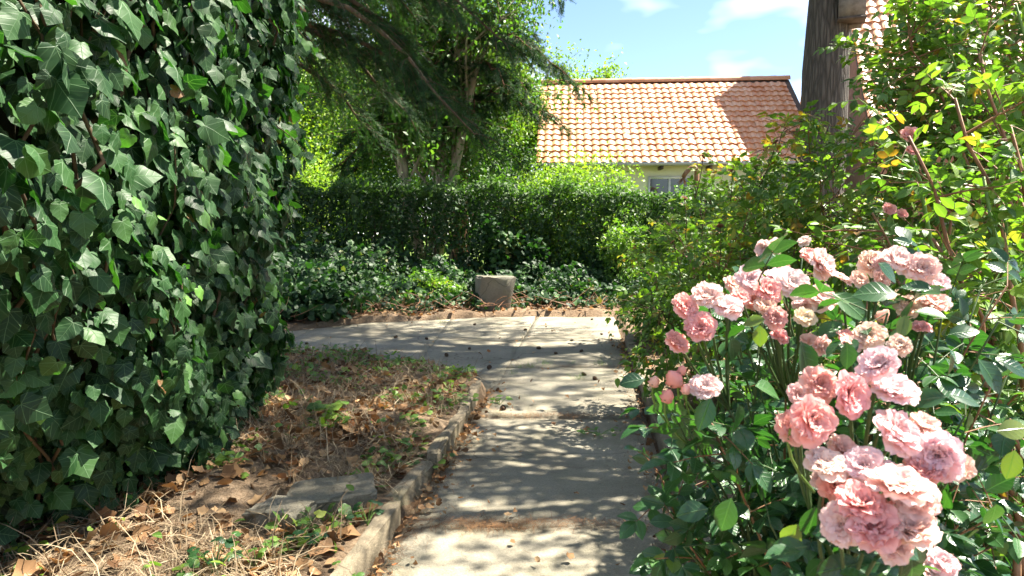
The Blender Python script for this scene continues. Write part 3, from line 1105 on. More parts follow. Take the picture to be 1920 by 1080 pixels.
# ------------------------------------------------------------------ hedge and bushes behind the paving
hedge = thing('hedge', 'long dark clipped hedge with gaps near its foot, behind the concrete block', 'hedge', (-1, 14, .1))
for k in range(34):
    x = -6.0 + 11.2 * (k + rng.uniform(.1, .9)) / 34
    y = 14 + rng.normal() * .12
    mb = MB()
    top = np.array((x + rng.normal() * .15, y + rng.normal() * .15, rng.uniform(1.6, 2.1)))
    b0_ = np.array((x, y, .05))
    mb.tube(bez(b0_, (b0_ + top) / 2 + rng.normal(size=3) * .08, top, 7), np.linspace(.035, .012, 7), 6, rough=.08)
    for _ in range(5):
        s = b0_ + (top - b0_) * rng.uniform(.35, .9)
        e = s + np.array((rng.normal() * .3, rng.normal() * .3, rng.uniform(.1, .5)))
        mb.tube(bez(s, (s + e) / 2, e, 4), np.linspace(.012, .004, 4), 4)
    part('stem', mb, M_TWIG, hedge)
n = 60000
hx = rng.uniform(-6.4, 5.4, n)
htop = 2.2 + .14 * wob(hx, 0, 1.6, 3) + .07 * wob(hx, hx, 5, 2) - .16 * np.clip(hx - 1.2, 0, 1)
hz = htop * (1 - (rng.random(n) ** 1.3) * .93)
half = .5 * (1 - .25 * (hz / htop) ** 4)
face = rng.random(n)
hy = np.where(face < .42, -half, np.where(face < .7, half, rng.uniform(-1, 1, n) * half)) * (1 + .12 * rng.normal(size=n)) + .2 * wob(hx, hz, 2.4, 5) + .08 * wob(hx, hz, 7, 1)
topl = rng.random(n) < .16
hz = np.where(topl, htop + rng.exponential(.06, n), hz)
hy = np.where(topl, rng.uniform(-.5, .5, n), hy)
dens = wob(hx, hz * 1.4, 2.6, 9) + .6 * wob(hx, hz, 7, 2) + rng.normal(size=n) * .25
low = np.clip((1.25 - hz) / .5, 0, 1)
keep = dens > (-1.2 + 1.1 * low - .6 * (hx > 1.2) * low)
keep &= ~((hx > -3.2) & (hx < -1.3) & (hz > .7) & (hz < 1.22) & (dens < .15) & (rng.random(n) < .8))
P = np.stack((hx, 14 + hy, hz), -1)[keep]
n = len(P)
outw = np.stack((np.zeros(n), np.sign(P[:, 1] - 14), np.zeros(n)), -1)
nor = rand_unit(n) * .7 + outw * .5 + np.array((0, 0, .7))
tip = rand_unit(n) + outw * .4 + np.array((0, 0, -.3))
mbl = MB()
scatter(mbl, SMALL_T, P, frames(tip, nor), rng.lognormal(math.log(.07), .3, n), np.clip(rng.random(n) * .7 + .3 * (P[:, 2] > 2.1) + .28 * np.clip(P[:, 0] + .4, 0, 1) + .2 * (wob(P[:, 0], P[:, 2], 2, 17) > .5), 0, 1))  # leaf colour lightened along the top and to the right, imitating sunlight there
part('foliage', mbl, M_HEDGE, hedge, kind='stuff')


def bush(name, label, c, r, n, size, mat, stems=9, temps=SMALL_T, spiky=0.0, cat='bush', group=None, base_z=.08, lumps=14, bark=None):
    """a rounded mass of leafy shoots rising from one foot"""
    root = thing(name, label, cat, (c[0], c[1], base_z), group)
    c, r = np.asarray(c, float), np.asarray(r, float)
    L_ = c + rand_unit(lumps) * np.abs(rng.normal(.62, .16, (lumps, 1))) * r
    L_[:, 2] = np.maximum(L_[:, 2], base_z + .15)
    mb = MB()
    foot = np.array((c[0], c[1], base_z))
    for k in range(max(stems, lumps)):
        e = L_[k % lumps]
        f = foot + np.array((rng.normal() * .12 * r[0], rng.normal() * .12 * r[1], -.03))
        q = bez(f, (f + e) / 2 + np.array((0, 0, .2 * r[2])), e, 7)
        mb.tube(q, np.linspace(.008 + .006 * r[2], .004, 7), 5)
        for _ in range(3):
            s = q[rng.integers(3, 7)]
            e2 = s + rng.normal(size=3) * .22 * r
            mb.tube(bez(s, (s + e2) / 2 + np.array((0, 0, .03)), e2, 4), np.linspace(.005, .002, 4), 3, cap=False)
    part('stems', mb, bark or M_TWIG, root)
    k = rng.integers(0, lumps, n)
    P = L_[k] + nrm(rng.normal(size=(n, 3))) * (rng.random((n, 1)) ** .45) * r * .46
    if spiky:
        s = rng.random(n) < .25
        P[s, 2] += rng.exponential(spiky, s.sum())
    P[:, 2] = np.maximum(P[:, 2], base_z + .03 + .1 * rng.random(n))
    nor = rand_unit(n) * .8 + np.array((0, -.1, .9))
    tip = rand_unit(n) + nrm(P - c) * .7 + np.array((0, 0, -.2))
    ml = MB()
    scatter(ml, temps, P, frames(tip, nor), size * rng.uniform(.6, 1.3, n), np.clip(.4 * rng.random(lumps)[k] + .6 * rng.random(n), 0, 1))
    part('foliage', ml, mat, root, kind='stuff')
    return root


def bush_at(name, label, px, py_top, Y, wpx, n, size, mat, **kw):
    top = at(px, py_top, Y)[2]
    r = (wpx / 2 / F * Y, min(wpx / 2 / F * Y, 1.2), top / 2)
    return bush(name, label, (X(px, Y), Y, top * .5 + .08), r, n, size, mat, **kw)


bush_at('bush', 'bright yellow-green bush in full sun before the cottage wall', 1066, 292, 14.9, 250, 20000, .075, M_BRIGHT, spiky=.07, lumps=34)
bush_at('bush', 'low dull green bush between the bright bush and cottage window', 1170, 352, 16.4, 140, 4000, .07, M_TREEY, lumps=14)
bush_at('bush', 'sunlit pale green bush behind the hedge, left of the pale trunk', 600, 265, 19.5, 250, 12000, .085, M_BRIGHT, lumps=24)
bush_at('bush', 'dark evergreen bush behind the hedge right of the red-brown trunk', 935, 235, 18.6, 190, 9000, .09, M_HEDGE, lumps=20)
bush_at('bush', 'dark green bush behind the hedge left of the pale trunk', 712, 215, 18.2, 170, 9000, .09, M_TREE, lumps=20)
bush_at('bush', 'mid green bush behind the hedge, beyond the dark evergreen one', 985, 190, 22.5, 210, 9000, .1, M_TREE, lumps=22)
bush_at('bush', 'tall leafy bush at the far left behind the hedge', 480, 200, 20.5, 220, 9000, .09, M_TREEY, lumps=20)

far = thing('far_hedge', 'far hedge closing the garden beyond the trees', 'hedge', (0, 38, 0))
n = 14000
P = np.stack((rng.uniform(-34, 34, n), 38 + rng.normal(size=n) * .5, 3.0 * rng.random(n) ** .8 + .3 * rng.random(n)), -1)
mbl = MB()
scatter(mbl, SMALL_T, P, frames(rand_unit(n), rand_unit(n) * .8 + np.array((0, -.5, .6))), rng.uniform(.25, .5, n), rng.random(n))
part('foliage', mbl, M_TREE, far, kind='stuff')
mb = MB()
for k in range(40):
    x = -33 + 66 * k / 39
    mb.tube(bez((x, 38, 0), (x + .1, 38, 1.2), (x + rng.normal() * .3, 38, 2.4), 5), np.linspace(.06, .02, 5), 5)
part('stems', mb, M_TWIG, far, kind='stuff')

# ivy and other low growth between the hedge and the paving
gc = link('ground_cover', None, None, (-.5, 12.3, .08), 'stuff')
gc['label'] = 'low ivy and leafy ground cover between the hedge and the paving'
n = 21000
gxp = rng.uniform(-5.6, 3.6, n)
gyp = back(gxp) + .25 + rng.random(n) ** .8 * (13.6 - back(gxp))
u = (gyp - back(gxp)) / (13.6 - back(gxp))
hh = (.1 + .62 * u ** 1.1) * (1 + .55 * wob(gxp, gyp, 1.7, 6) + .3 * wob(gxp, gyp, 4.5, 2))
hh = np.where((gxp > -.45) & (gxp < .3) & (gyp < 12), hh * .35, hh)
hh = np.where((gxp < -2.2), hh * 1.3 + .1, hh)
gzp = .06 + np.maximum(hh, .03) * (1 - .5 * rng.random(n) ** 2)
keep = (rng.random(n) < .3 + 1.1 * u + .35 * wob(gxp, gyp, 2.5, 3))
P = np.stack((gxp, gyp, gzp), -1)[keep]
n = len(P)
R = frames(rand_unit(n) + np.array((0, -.5, -.2)), rand_unit(n) * .6 + np.array((0, -.45, 1.0)))
leaf_system(gc, [IVY_T[0], IVY_T[2], SHRUB_T[0], SHRUB_T[1]], P, R, rng.uniform(.05, .115, n), np.clip(rng.random(n) * .92 + .08 * (wob(P[:, 0], P[:, 1], 1.3, 8) > .3), 0, 1), M_GIVY)
mb = MB()
for _ in range(500):
    x = rng.uniform(-5, 3.4)
    y = back(x) + rng.uniform(.05, 1.6)
    z = .1 + rng.random() * .12
    a = rng.uniform(0, 6.283)
    l = rng.uniform(.15, .6)
    e = np.array((x + math.cos(a) * l, y + math.sin(a) * l * .5, z + rng.uniform(-.06, .25)))
    mb.tube(bez((x, y, z), (np.array((x, y, z)) + e) / 2 + rng.normal(size=3) * .08, e, 5), np.linspace(.007, .003, 5), 3, cap=False)
part('dead_twigs', mb, M_CANE, gc, kind='stuff')
# pale sprawling ivy on the hedge near the block, and ivy mounds at the left edge of the paving
bush('ivy_clump', 'pale glossy ivy climbing the hedge behind the concrete block', (X(960, 13.3), 13.3, .85), (.75, .3, .75), 2200, .085, M_GIVY, temps=IVY_T[:3], cat='ivy', lumps=16)
bush('ivy_clump', 'light green shoots before the hedge right of the block', (X(1170, 12.9), 12.9, .7), (.75, .5, .75), 3600, .075, M_SHRUB, temps=SMALL_T, cat='plant', lumps=18, spiky=.12)
bush('ivy_clump', 'dark ivy mound at the paving edge beside the ivy wall', (-3.15, 10.1, .3), (1.0, .7, .32), 3600, .085, M_GIVY, temps=IVY_T[:3], cat='ivy', lumps=26)
bush('ivy_clump', 'dark ivy mound before the left end of the hedge', (-3.7, 11.9, .42), (1.5, .8, .48), 4200, .09, M_GIVY, temps=IVY_T[:3], cat='ivy', lumps=26)
bush('leafy_plant', 'green leafy plant growing left of the concrete block', (-1.5, 11.9, .28), (.75, .5, .3), 2400, .085, M_SHRUB, temps=SHRUB_T, cat='plant', lumps=16)
bush('leafy_plant', 'dark leafy plant growing right of the concrete block', (.95, 12.1, .35), (.7, .5, .35), 2400, .085, M_GIVY, temps=SHRUB_T, cat='plant', lumps=16)

# the brown hooked stalk before the cottage wall
s0 = at(1308, 365, 15.6)
s1 = at(1306, 318, 15.6)
s2 = at(1281, 333, 15.6)
mb = MB()
mb.tube(np.concatenate((bez((s0[0], 15.6, .05), (s0[0] + .02, 15.6, 1.2), s1, 8), bez(s1, at(1297, 305, 15.6), s2, 7)[1:])), np.concatenate((np.full(8, .055), np.linspace(.06, .045, 6))), 8, rough=.08)
st = thing('withered_stalk', 'brown withered stalk bent over like a hook before the cottage wall', 'plant', (s0[0], 15.6, .05))
part('stalk', mb, M_CANE, st)
mb = MB()
for k in range(14):
    d = nrm(np.array((rng.normal() * .6, rng.normal() * .5, -1)))
    mb.tube(bez(s2, s2 + d * .06, s2 + d * .16 + np.array((0, 0, -.03)), 4), np.linspace(.014, .004, 4), 4)
part('seed_head', mb, M_CANE, st)

# ------------------------------------------------------------------ ivy wall on the left
IZ = [0, .6, 1.4, 2.8, 3.6]
IC = np.array([
    [(-2.9, 1.4), (-2.2, 2.4), (-1.76, 3.0), (-1.62, 3.5), (-1.66, 4.1), (-1.95, 4.6), (-2.8, 5.0)],
    [(-2.1, 1.1), (-1.7, 2.0), (-1.5, 2.7), (-1.46, 3.4), (-1.52, 4.1), (-1.75, 4.7), (-2.8, 5.2)],
    [(-1.32, .6), (-1.22, 1.5), (-1.28, 2.4), (-1.38, 3.3), (-1.5, 4.15), (-1.7, 4.8), (-2.8, 5.3)],
    [(-1.05, .5), (-1.05, 1.4), (-1.12, 2.3), (-1.2, 3.2), (-1.32, 4.1), (-1.58, 4.8), (-2.8, 5.3)],
    [(-1.35, .5), (-1.35, 1.4), (-1.45, 2.3), (-1.55, 3.2), (-1.65, 4.1), (-1.9, 4.8), (-2.8, 5.3)]])


def ivy_surf(u, z):
    """u 0..6 along the wall, z height -> plan x, y"""
    i = np.clip(u.astype(int), 0, 5)
    f = (u - i)[:, None]
    g = lambda k: np.stack([np.stack([np.interp(z, IZ, IC[:, kk, c]) for c in (0, 1)], -1) for kk in range(7)], 0)
    A_ = g(0)
    idx = np.arange(len(u))
    p0, p1, p2, p3 = (A_[np.clip(i + d, 0, 6), idx] for d in (-1, 0, 1, 2))
    q = .5 * ((2 * p1) + (-p0 + p2) * f + (2 * p0 - 5 * p1 + 4 * p2 - p3) * f ** 2 + (-p0 + 3 * p1 - 3 * p2 + p3) * f ** 3)
    return q


def ivy_point(u, z, off):
    q = ivy_surf(u, z)
    q2 = ivy_surf(np.clip(u + .02, 0, 5.99), z)
    q1 = ivy_surf(np.clip(u - .02, 0, 5.99), z)
    t = nrm(q2 - q1)
    nrm2 = np.stack((t[:, 1], -t[:, 0]), -1)
    off = off + .09 * wob(u * 1.1, z, 1.9, 3) + .05 * wob(u, z, 5.2, 1)
    q = q + nrm2 * off[:, None]
    return np.column_stack((q, z)), np.column_stack((nrm2, np.zeros(len(u))))


ivy = thing('ivy_wall', 'tall bank of dark glossy ivy filling the left side', 'ivy', (-1.9, 3.2, .05))
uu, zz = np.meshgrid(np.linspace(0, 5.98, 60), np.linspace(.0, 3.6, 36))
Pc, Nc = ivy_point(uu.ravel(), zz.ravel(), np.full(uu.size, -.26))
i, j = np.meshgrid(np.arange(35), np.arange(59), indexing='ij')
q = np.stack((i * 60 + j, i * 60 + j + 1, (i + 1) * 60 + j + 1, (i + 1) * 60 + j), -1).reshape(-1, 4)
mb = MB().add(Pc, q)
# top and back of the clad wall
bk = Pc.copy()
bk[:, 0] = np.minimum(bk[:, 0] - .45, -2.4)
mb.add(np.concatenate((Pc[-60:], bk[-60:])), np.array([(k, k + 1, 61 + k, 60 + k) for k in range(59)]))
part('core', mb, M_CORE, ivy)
mb = MB()
for k in range(90):
    u0 = rng.uniform(.2, 5.6)
    z0 = rng.uniform(0, 2.4)
    l = rng.uniform(.4, 1.3)
    us = np.clip(u0 + np.cumsum(rng.normal(size=9) * .07), .05, 5.9)
    zs = np.clip(z0 + np.linspace(0, l, 9), 0, 3.5)
    p, nn = ivy_point(us, zs, rng.uniform(-.14, .0) + rng.normal(size=9) * .012)
    mb.tube(p, np.linspace(.008, .003, 9), 5)
part('vine_stems', mb, M_TWIG, ivy, kind='stuff')
n = 13500
iu = rng.random(n) ** .9 * 5.9
iz = rng.uniform(.02, 3.6, n)
lay = rng.random(n)
off = -.2 + .27 * lay
P, Nn = ivy_point(iu, iz, off)
Nn2 = Nn + rng.normal(size=(n, 3)) * .36 + np.array((0, -.2, .4))
tip = np.array((0, 0, -1.0)) + rng.normal(size=(n, 3)) * .5 + Nn * .3
sz = np.clip(rng.lognormal(math.log(.071), .32, n), .03, .12) * np.where(iz < .5, .85, 1) * (.72 + .28 * np.clip(iu / 2.4, 0, 1))
yng = (wob(iu, iz, 2.4, 11) + .4 * rng.normal(size=n)) > 1.0
val = np.where(yng & (lay > .55), rng.uniform(.86, .97, n), np.clip(rng.random(n) ** 1.2 * .78 + .12 * wob(iu, iz, 3.1, 21), 0, .86))
dd_ = rng.random(n) < .008
val = np.where(dd_, .995, val)
sz = np.where(dd_, np.minimum(sz, .05), sz)
sz = np.where(yng & (lay > .55), sz * .62, sz)
leaf_system(ivy, IVY_T, P - Nn * sz[:, None] * .1, frames(tip, Nn2), sz, val, M_IVY, 300, (lay > .72) * 1.0 * (iu > .6), vals=8)
# loose shoots hanging out past the right-hand edge of the ivy
for k, (px, py, dx, dy, Y) in enumerate(((560, 40, 30, 60, 4.1), (545, 150, 42, 35, 4.2), (530, 240, 55, 60, 4.0), (510, 300, 12, 80, 4.0), (540, 10, 60, 90, 4.2))):
    a, e = at(px - 70, py - 30, Y), at(px + dx, py + dy, Y)
    pts = bez(a, (a + e) / 2 + np.array((.03, 0, .08)), e, 9)
    mb = MB().tube(pts, np.linspace(.005, .0015, 9), 5)
    sh = part('hanging_shoot', mb, M_TWIG, ivy)
    m_n = 9
    t = np.linspace(.3, 1, m_n)
    PP = np.array([pts[min(int(q * 8), 8)] for q in t]) + rng.normal(size=(m_n, 3)) * .015
    RR = frames(np.array((.1, 0, -1.0)) + rng.normal(size=(m_n, 3)) * .5, np.array((.4, -.7, .4)) + rng.normal(size=(m_n, 3)) * .4)
    mb = MB()
    scatter(mb, IVY_T, PP, RR, rng.uniform(.035, .075, m_n), rng.uniform(.5, .95, m_n))
    link('shoot_leaves', mb.mesh('shoot_leaves', M_IVY, True, np.array(ivy.location)), sh)


# ------------------------------------------------------------------ nest box on the conifer trunk
nb = at(1597, 12, 8.75)
NB = thing('nest_box', 'grey wooden nest box fixed to the conifer trunk', 'nest box', (nb[0], nb[1], nb[2] - .16))
w_, d_, h_ = .15, .14, .36


def box_part(name, lo, hi, mat, parent, rz=rad(-22)):
    V = np.array([(x, y, z) for z in (lo[2], hi[2]) for y in (lo[1], hi[1]) for x in (lo[0], hi[0])], float)
    c, s = math.cos(rz), math.sin(rz)
    V = np.column_stack((V[:, 0] * c - V[:, 1] * s, V[:, 0] * s + V[:, 1] * c, V[:, 2]))
    Q = np.array([(0, 2, 3, 1), (4, 5, 7, 6), (0, 1, 5, 4), (2, 6, 7, 3), (0, 4, 6, 2), (1, 3, 7, 5)])
    return link(name, mesh_np(name, V, np.concatenate((Q[:, (0, 1, 2)], Q[:, (0, 2, 3)])), mat, smooth=False), parent)


M_NEST = plain_mat('grey_wood', [(.3, (.13, .11, .09)), (.7, (.25, .22, .18))], 14, .85, .004)
box_part('front_board', (-w_, -d_, 0), (w_, -d_ + .02, h_), M_NEST, NB)
box_part('side_board', (-w_, -d_ + .02, 0), (-w_ + .02, d_, h_), M_NEST, NB)
box_part('side_board', (w_ - .02, -d_ + .02, 0), (w_, d_, h_), M_NEST, NB)
box_part('back_board', (-w_ + .02, d_ - .02, -.08), (w_ - .02, d_ + .002, h_ + .08), M_NEST, NB)
box_part('floor_board', (-w_ - .012, -d_ - .012, -.03), (w_ + .012, d_ - .02, 0), M_DARKW, NB)
box_part('lid', (-w_ - .03, -d_ - .05, h_), (w_ + .03, d_ - .02, h_ + .025), M_NEST, NB)
box_part('entrance_hole', (-.025, -d_ - .004, h_ * .62), (.025, -d_, h_ * .62 + .05), M_CORE, NB)


# ------------------------------------------------------------------ shrubs on the right
class Leaves:
    def __init__(self):
        self.P, self.T, self.N, self.S, self.V = [], [], [], [], []

    def put(self, p, t, n, s, v):
        self.P.append(p)
        self.T.append(t)
        self.N.append(n)
        self.S.append(s)
        self.V.append(v)

    def compound(self, p, d, size, v, k=5, mb=None):
        """a pinnate rose leaf: paired leaflets on a stalk and one at the end"""
        d = nrm(d)
        side = nrm(np.cross(d, np.array((0, 0, 1.0)) + rng.normal(size=3) * .3))
        up_ = np.cross(side, d)
        ln = size * (1.0 + .35 * k)
        end = p + d * ln * .75 + np.array((0, 0, -.15 * ln))
        if mb is not None:
            mb.tube(np.array([p, (p + end) / 2 + np.array((0, 0, .02 * ln)), end]), (.0013, .0011, .0008), 3, cap=False)
        self.put(end, d + np.array((0, 0, -.25)) + rng.normal(size=3) * .15, up_ + rng.normal(size=3) * .25, size * rng.uniform(1.0, 1.25), v)
        for q in range((k - 1) // 2):
            t = .95 - .42 * q
            b = p + (end - p) * t
            for s in (-1, 1):
                self.put(b, side * s * rng.uniform(.8, 1.1) + d * .55 + rng.normal(size=3) * .12 + np.array((0, 0, -.15)), up_ + side * s * .25 + rng.normal(size=3) * .22, size * rng.uniform(.75, 1.1), v + rng.normal() * .06)

    def build(self, parent, temps, mat, singles, score=None, vals=6):
        P, T, N, S, V_ = map(np.array, (self.P, self.T, self.N, self.S, self.V))
        leaf_system(parent, temps, P, frames(T, N), S, np.clip(V_, 0, .999), mat, singles, None if score is None else score(P), vals=vals)


def lerp_path(pts, t):
    f = t * (len(pts) - 1)
    i = min(int(f), len(pts) - 2)
    return pts[i] + (pts[i + 1] - pts[i]) * (f - i), nrm(pts[i + 1] - pts[i])


def shrub(name, label, canes, leaf, mat, cane_mats, twigs=12, per_twig=6, tlen=(.15, .45), singles=150, cat='shrub', k=5, from_t=.25, temps=SHRUB_T, bias=(0, 0, .1), flat=True, dead=.03, simple=False):
    """canes: (base xyz, control xyz, tip xyz, radius)"""
    c0 = np.mean([np.asarray(c[0]) for c in canes], 0)
    root = thing(name, label, cat, (c0[0], c0[1], .05))
    lv = Leaves()
    for q, (b, c, e, r) in enumerate(canes):
        pts = bez(b, c, e, 14) + rng.normal(size=(14, 3)) * .012
        mb = MB()
        mb.tube(pts, np.linspace(r, max(r * .3, .0022), 14), 6, rough=.06)
        ln = np.linalg.norm(np.diff(pts, axis=0), axis=1).sum()
        for _ in range(max(3, int(twigs * ln * (.35 if r >= .013 else 1)))):
            t = rng.uniform(from_t, 1)
            p, d = lerp_path(pts, t)
            dv = nrm(d * rng.uniform(.1, .8) + rand_unit(1)[0] * .9 + np.array(bias))
            l = rng.uniform(*tlen) * (1.15 - .5 * t)
            e2 = p + dv * l + np.array((0, 0, -.12 * l))
            tw = bez(p, p + dv * l * .55, e2, 5)
            mb.tube(tw, np.linspace(.0035 if r > .005 else .0022, .0014, 5), 4, cap=False)
            vb = rng.random()
            for m in range(per_twig):
                tt = (m + rng.uniform(.2, 1)) / per_twig
                pp, dd = lerp_path(tw, min(tt, 1))
                v = .6 * vb + .4 * rng.random() if rng.random() > dead else rng.uniform(.92, 1)
                ld = nrm(dd * .6 + rand_unit(1)[0] * .8 + np.array((0, 0, .05)))
                if simple:
                    lv.put(pp, ld + np.array((0, 0, -.3)), rand_unit(1)[0] * .6 + np.array((0, -.2, .9)), leaf * rng.uniform(.7, 1.3), v)
                else:
                    lv.compound(pp, ld, leaf * rng.uniform(.75, 1.2), v, k if rng.random() < .75 else 3, mb)
        part('cane', mb, cane_mats[q % len(cane_mats)], root)
    lv.build(root, temps, mat, singles, lambda P: .6 + .4 * rng.random(len(P)))
    return root


def cane(bx, by, px, py, Y, r, arch=.35, lean=0.0):
    b = np.array((bx, by, .05))
    e = at(px, py, Y)
    c = b * .45 + e * .55 + np.array((lean, 0, arch))
    return (b, c, e, r)


# low sprawling shrub rose beside the paving, far right
cs = [cane(2.0 + rng.uniform(-.5, .9), rng.uniform(7.2, 8.8), px, py, Y, .008, .3) for px, py, Y in
      ((1205, 470, 8.2), (1185, 540, 7.6), (1240, 430, 8.6), (1275, 395, 8.0), (1310, 380, 8.6), (1190, 590, 7.4), (1230, 520, 7.0), (1350, 370, 7.8), (1400, 360, 8.4), (1290, 450, 7.2), (1450, 350, 8), (1215, 590, 7.4), (1500, 380, 8.2), (1330, 430, 7.4))]
shrub('shrub_rose', 'green shrub rose at the far right edge of the paving', cs, .06, M_SHRUB, [M_CANE, M_GCANE], 12, 6, (.2, .6), 60, k=5, dead=.05)

cs = [cane(1.75 + rng.uniform(-.5, .9), rng.uniform(4.2, 5.8), px, py, Y, .009, .35) for px, py, Y in
      ((1255, 420, 5.2), (1240, 500, 4.6), (1300, 340, 5.4), (1370, 310, 5.0), (1330, 400, 4.6), (1215, 580, 4.8), (1420, 330, 5.0), (1450, 290, 4.6), (1500, 300, 5.2), (1400, 420, 4.2), (1280, 520, 4.4), (1475, 230, 4.6), (1560, 330, 4.8),
       (1530, 420, 4.4), (1225, 650, 4.6), (1350, 500, 4.2), (1620, 380, 5.0), (1680, 330, 4.8), (1500, 205, 4.3), (1555, 235, 4.4), (1600, 260, 4.3), (1645, 205, 4.4), (1540, 290, 4.0), (1690, 245, 4.3), (1580, 340, 3.9), (1475, 330, 4.2), (1660, 420, 3.9), (1720, 300, 4.2))]
DEADS = [at(px, py, Y) for px, py, Y in ((1200, 318, 6.5), (1318, 296, 4.9), (1455, 268, 4.5), (1372, 318, 4.9), (1430, 345, 4.8), (1283, 372, 4.9), (1500, 330, 4.6), (1540, 392, 4.3), (1350, 425, 4.4), (1262, 455, 4.6), (1585, 300, 4.4), (1490, 455, 4.1))]
MIDSHRUB = shrub('shrub_rose', 'yellow-green rambling shrub with dead flower heads in the middle right', cs, .05, M_SHRUB, [M_CANE, M_GCANE, M_TWIG], 8, 5, (.18, .5), 220, k=5, dead=.09)

# tall rambler at the right edge with long brown canes
cs = [cane(1.3, 1.75, 1700, 260, 1.9, .013, -.25, .3), cane(1.35, 1.8, 1752, 440, 1.85, .013, -.1, .3), cane(1.4, 1.8, 1850, 330, 1.85, .013, -.1, .2), cane(1.45, 1.9, 1905, 240, 1.9, .014, 0, .1), cane(1.35, 1.8, 1790, 180, 1.95, .013, -.2, .3), cane(1.75, 2.5, 1700, 265, 2.3, .016, -.05, .1), cane(1.85, 2.6, 1760, 350, 2.35, .014, .05), cane(1.8, 2.3, 1830, 90, 2.4, .013, .1, .15), cane(1.9, 2.4, 1900, 20, 2.5, .012, .2, .2), cane(1.7, 2.3, 1640, 400, 2.2, .01, .2),
      cane(2.1, 2.8, 1690, 60, 3.0, .011, .5, .2), cane(2.3, 3.0, 1760, 20, 3.1, .011, .5), cane(2.4, 2.9, 1850, 180, 3.0, .012, .4), cane(2.2, 2.9, 1650, 180, 3.2, .01, .5), cane(2.0, 2.6, 1880, 300, 2.6, .012, .3),
      cane(2.5, 3.2, 1800, -60, 3.3, .012, .5), cane(2.6, 3.1, 1930, 100, 3.0, .012, .4), cane(1.7, 2.3, 1890, 480, 2.1, .01, .3), cane(2.4, 3.3, 1720, -40, 3.4, .011, .6), cane(1.6, 2.4, 1600, 480, 2.3, .008, .3), cane(1.9, 2.7, 1720, 470, 2.5, .009, .3),
      cane(2.6, 3.4, 1640, 300, 3.6, .01, .4), cane(2.7, 3.5, 1880, 40, 3.5, .01, .6), cane(2.3, 3.3, 1640, 90, 3.6, .009, .6)]
shrub('rambler_rose', 'tall rambling rose with long brown canes at the right edge', cs, .042, M_SHRUB, [M_CANE, M_CANE, M_GCANE], 14, 6, (.14, .42), 280, k=5, from_t=.35, dead=.06)

bush('tall_shrub', 'tall bright green leafy shrub behind the rambler at the right edge', (2.95, 3.9, 2.3), (.8, .7, 1.9), 4200, .055, M_SHRUB, temps=SHRUB_T, cat='shrub', lumps=40, bark=M_CANE)
# low leafy growth filling the foot of the right-hand bed
bush('leafy_plant', 'shaded leafy undergrowth at the foot of the tall rambler', (1.55, 2.3, .45), (.75, .6, .5), 3000, .06, M_ROSEL, temps=SHRUB_T, cat='plant', lumps=26, bark=M_CANE)
bush('leafy_plant', 'shaded leafy undergrowth below the yellow-green shrub beside the kerb', (1.75, 4.6, .42), (.75, 1.0, .5), 3600, .06, M_SHRUB, temps=SHRUB_T, cat='plant', lumps=30, bark=M_CANE)
bush('leafy_plant', 'leafy undergrowth below the far right shrub rose', (2.3, 7.6, .5), (.95, 1.2, .6), 4200, .07, M_SHRUB, temps=SHRUB_T, cat='plant', lumps=30, bark=M_CANE)

# ------------------------------------------------------------------ the pink rose bush in the foreground
m_, t_, N_, K_ = newmat('rose_petal')
info = N_.new('ShaderNodeObjectInfo')
uvn = N_.new('ShaderNodeUVMap')
uvn.uv_map = 'UVMap'
sx = N_.new('ShaderNodeSeparateXYZ')
K_(uvn.outputs['UV'], sx.inputs[0])
grad = ramp(t_, sx.outputs['Y'], [(0, (.93, .52, .44)), (.3, (.98, .76, .71)), (.6, (1, .92, .9)), (1, (1, 1, 1))])
pc = mixc(t_, 1.0, info.outputs['Color'], grad, 'MULTIPLY')
pp_ = principled(t_, pc, .6, bump(t_, noise(t_, 120, 3, .5, uvn.outputs['UV']), .15, .001), .25)
tr_ = N_.new('ShaderNodeBsdfTranslucent')
K_(pc, tr_.inputs['Color'])
ms_ = N_.new('ShaderNodeMixShader')
ms_.inputs[0].default_value = .42
K_(pp_, ms_.inputs[1])
K_(tr_.outputs[0], ms_.inputs[2])
finish(t_, ms_.outputs[0])
M_PETAL = m_


def petal(seed, cup=.5, w=.5, ruffle=.05, nu=5, nv=5):
    r = random.Random(seed)
    ph = r.uniform(0, 6)
    V, U, T = [], [], []
    for i_ in range(nv):
        t = i_ / (nv - 1)
        ww = w * (.32 + .68 * math.sin(min(1, t / .72) * math.pi / 2)) * (1 if t < .8 else (1 - ((t - .8) / .2) ** 2 * .45))
        for j_ in range(nu):
            u = -1 + 2 * j_ / (nu - 1)
            y = t * (1 - .14 * u * u * t) - (.05 * t if abs(u) < .1 else 0)
            z = cup * (.35 * t * t + .5 * (u * ww) ** 2 / w) - .28 * max(0, t - .72) * (1.2 + .6 * math.sin(3 * u + ph)) + ruffle * math.sin(5 * u + ph) * t
            V.append((u * ww, y, z))
            U.append((u, t))
    for i_ in range(nv - 1):
        for j_ in range(nu - 1):
            a = i_ * nu + j_
            T += [(a, a + 1, a + nu + 1), (a, a + nu + 1, a + nu)]
    return np.array(V), np.array(T), np.array(U)


PETALS = [petal(k, .45, .36, .1) for k in range(6)]


def petal_frame(az, tilt):
    """matrix placing a petal (tip +y, inner face +z) round the flower axis +z"""
    o_ = np.array((math.cos(az), math.sin(az), 0))
    y = o_ * math.sin(tilt) + np.array((0, 0, math.cos(tilt)))
    z = -o_ * math.cos(tilt) + np.array((0, 0, math.sin(tilt)))
    return np.stack((np.cross(y, z), y, z), -1)


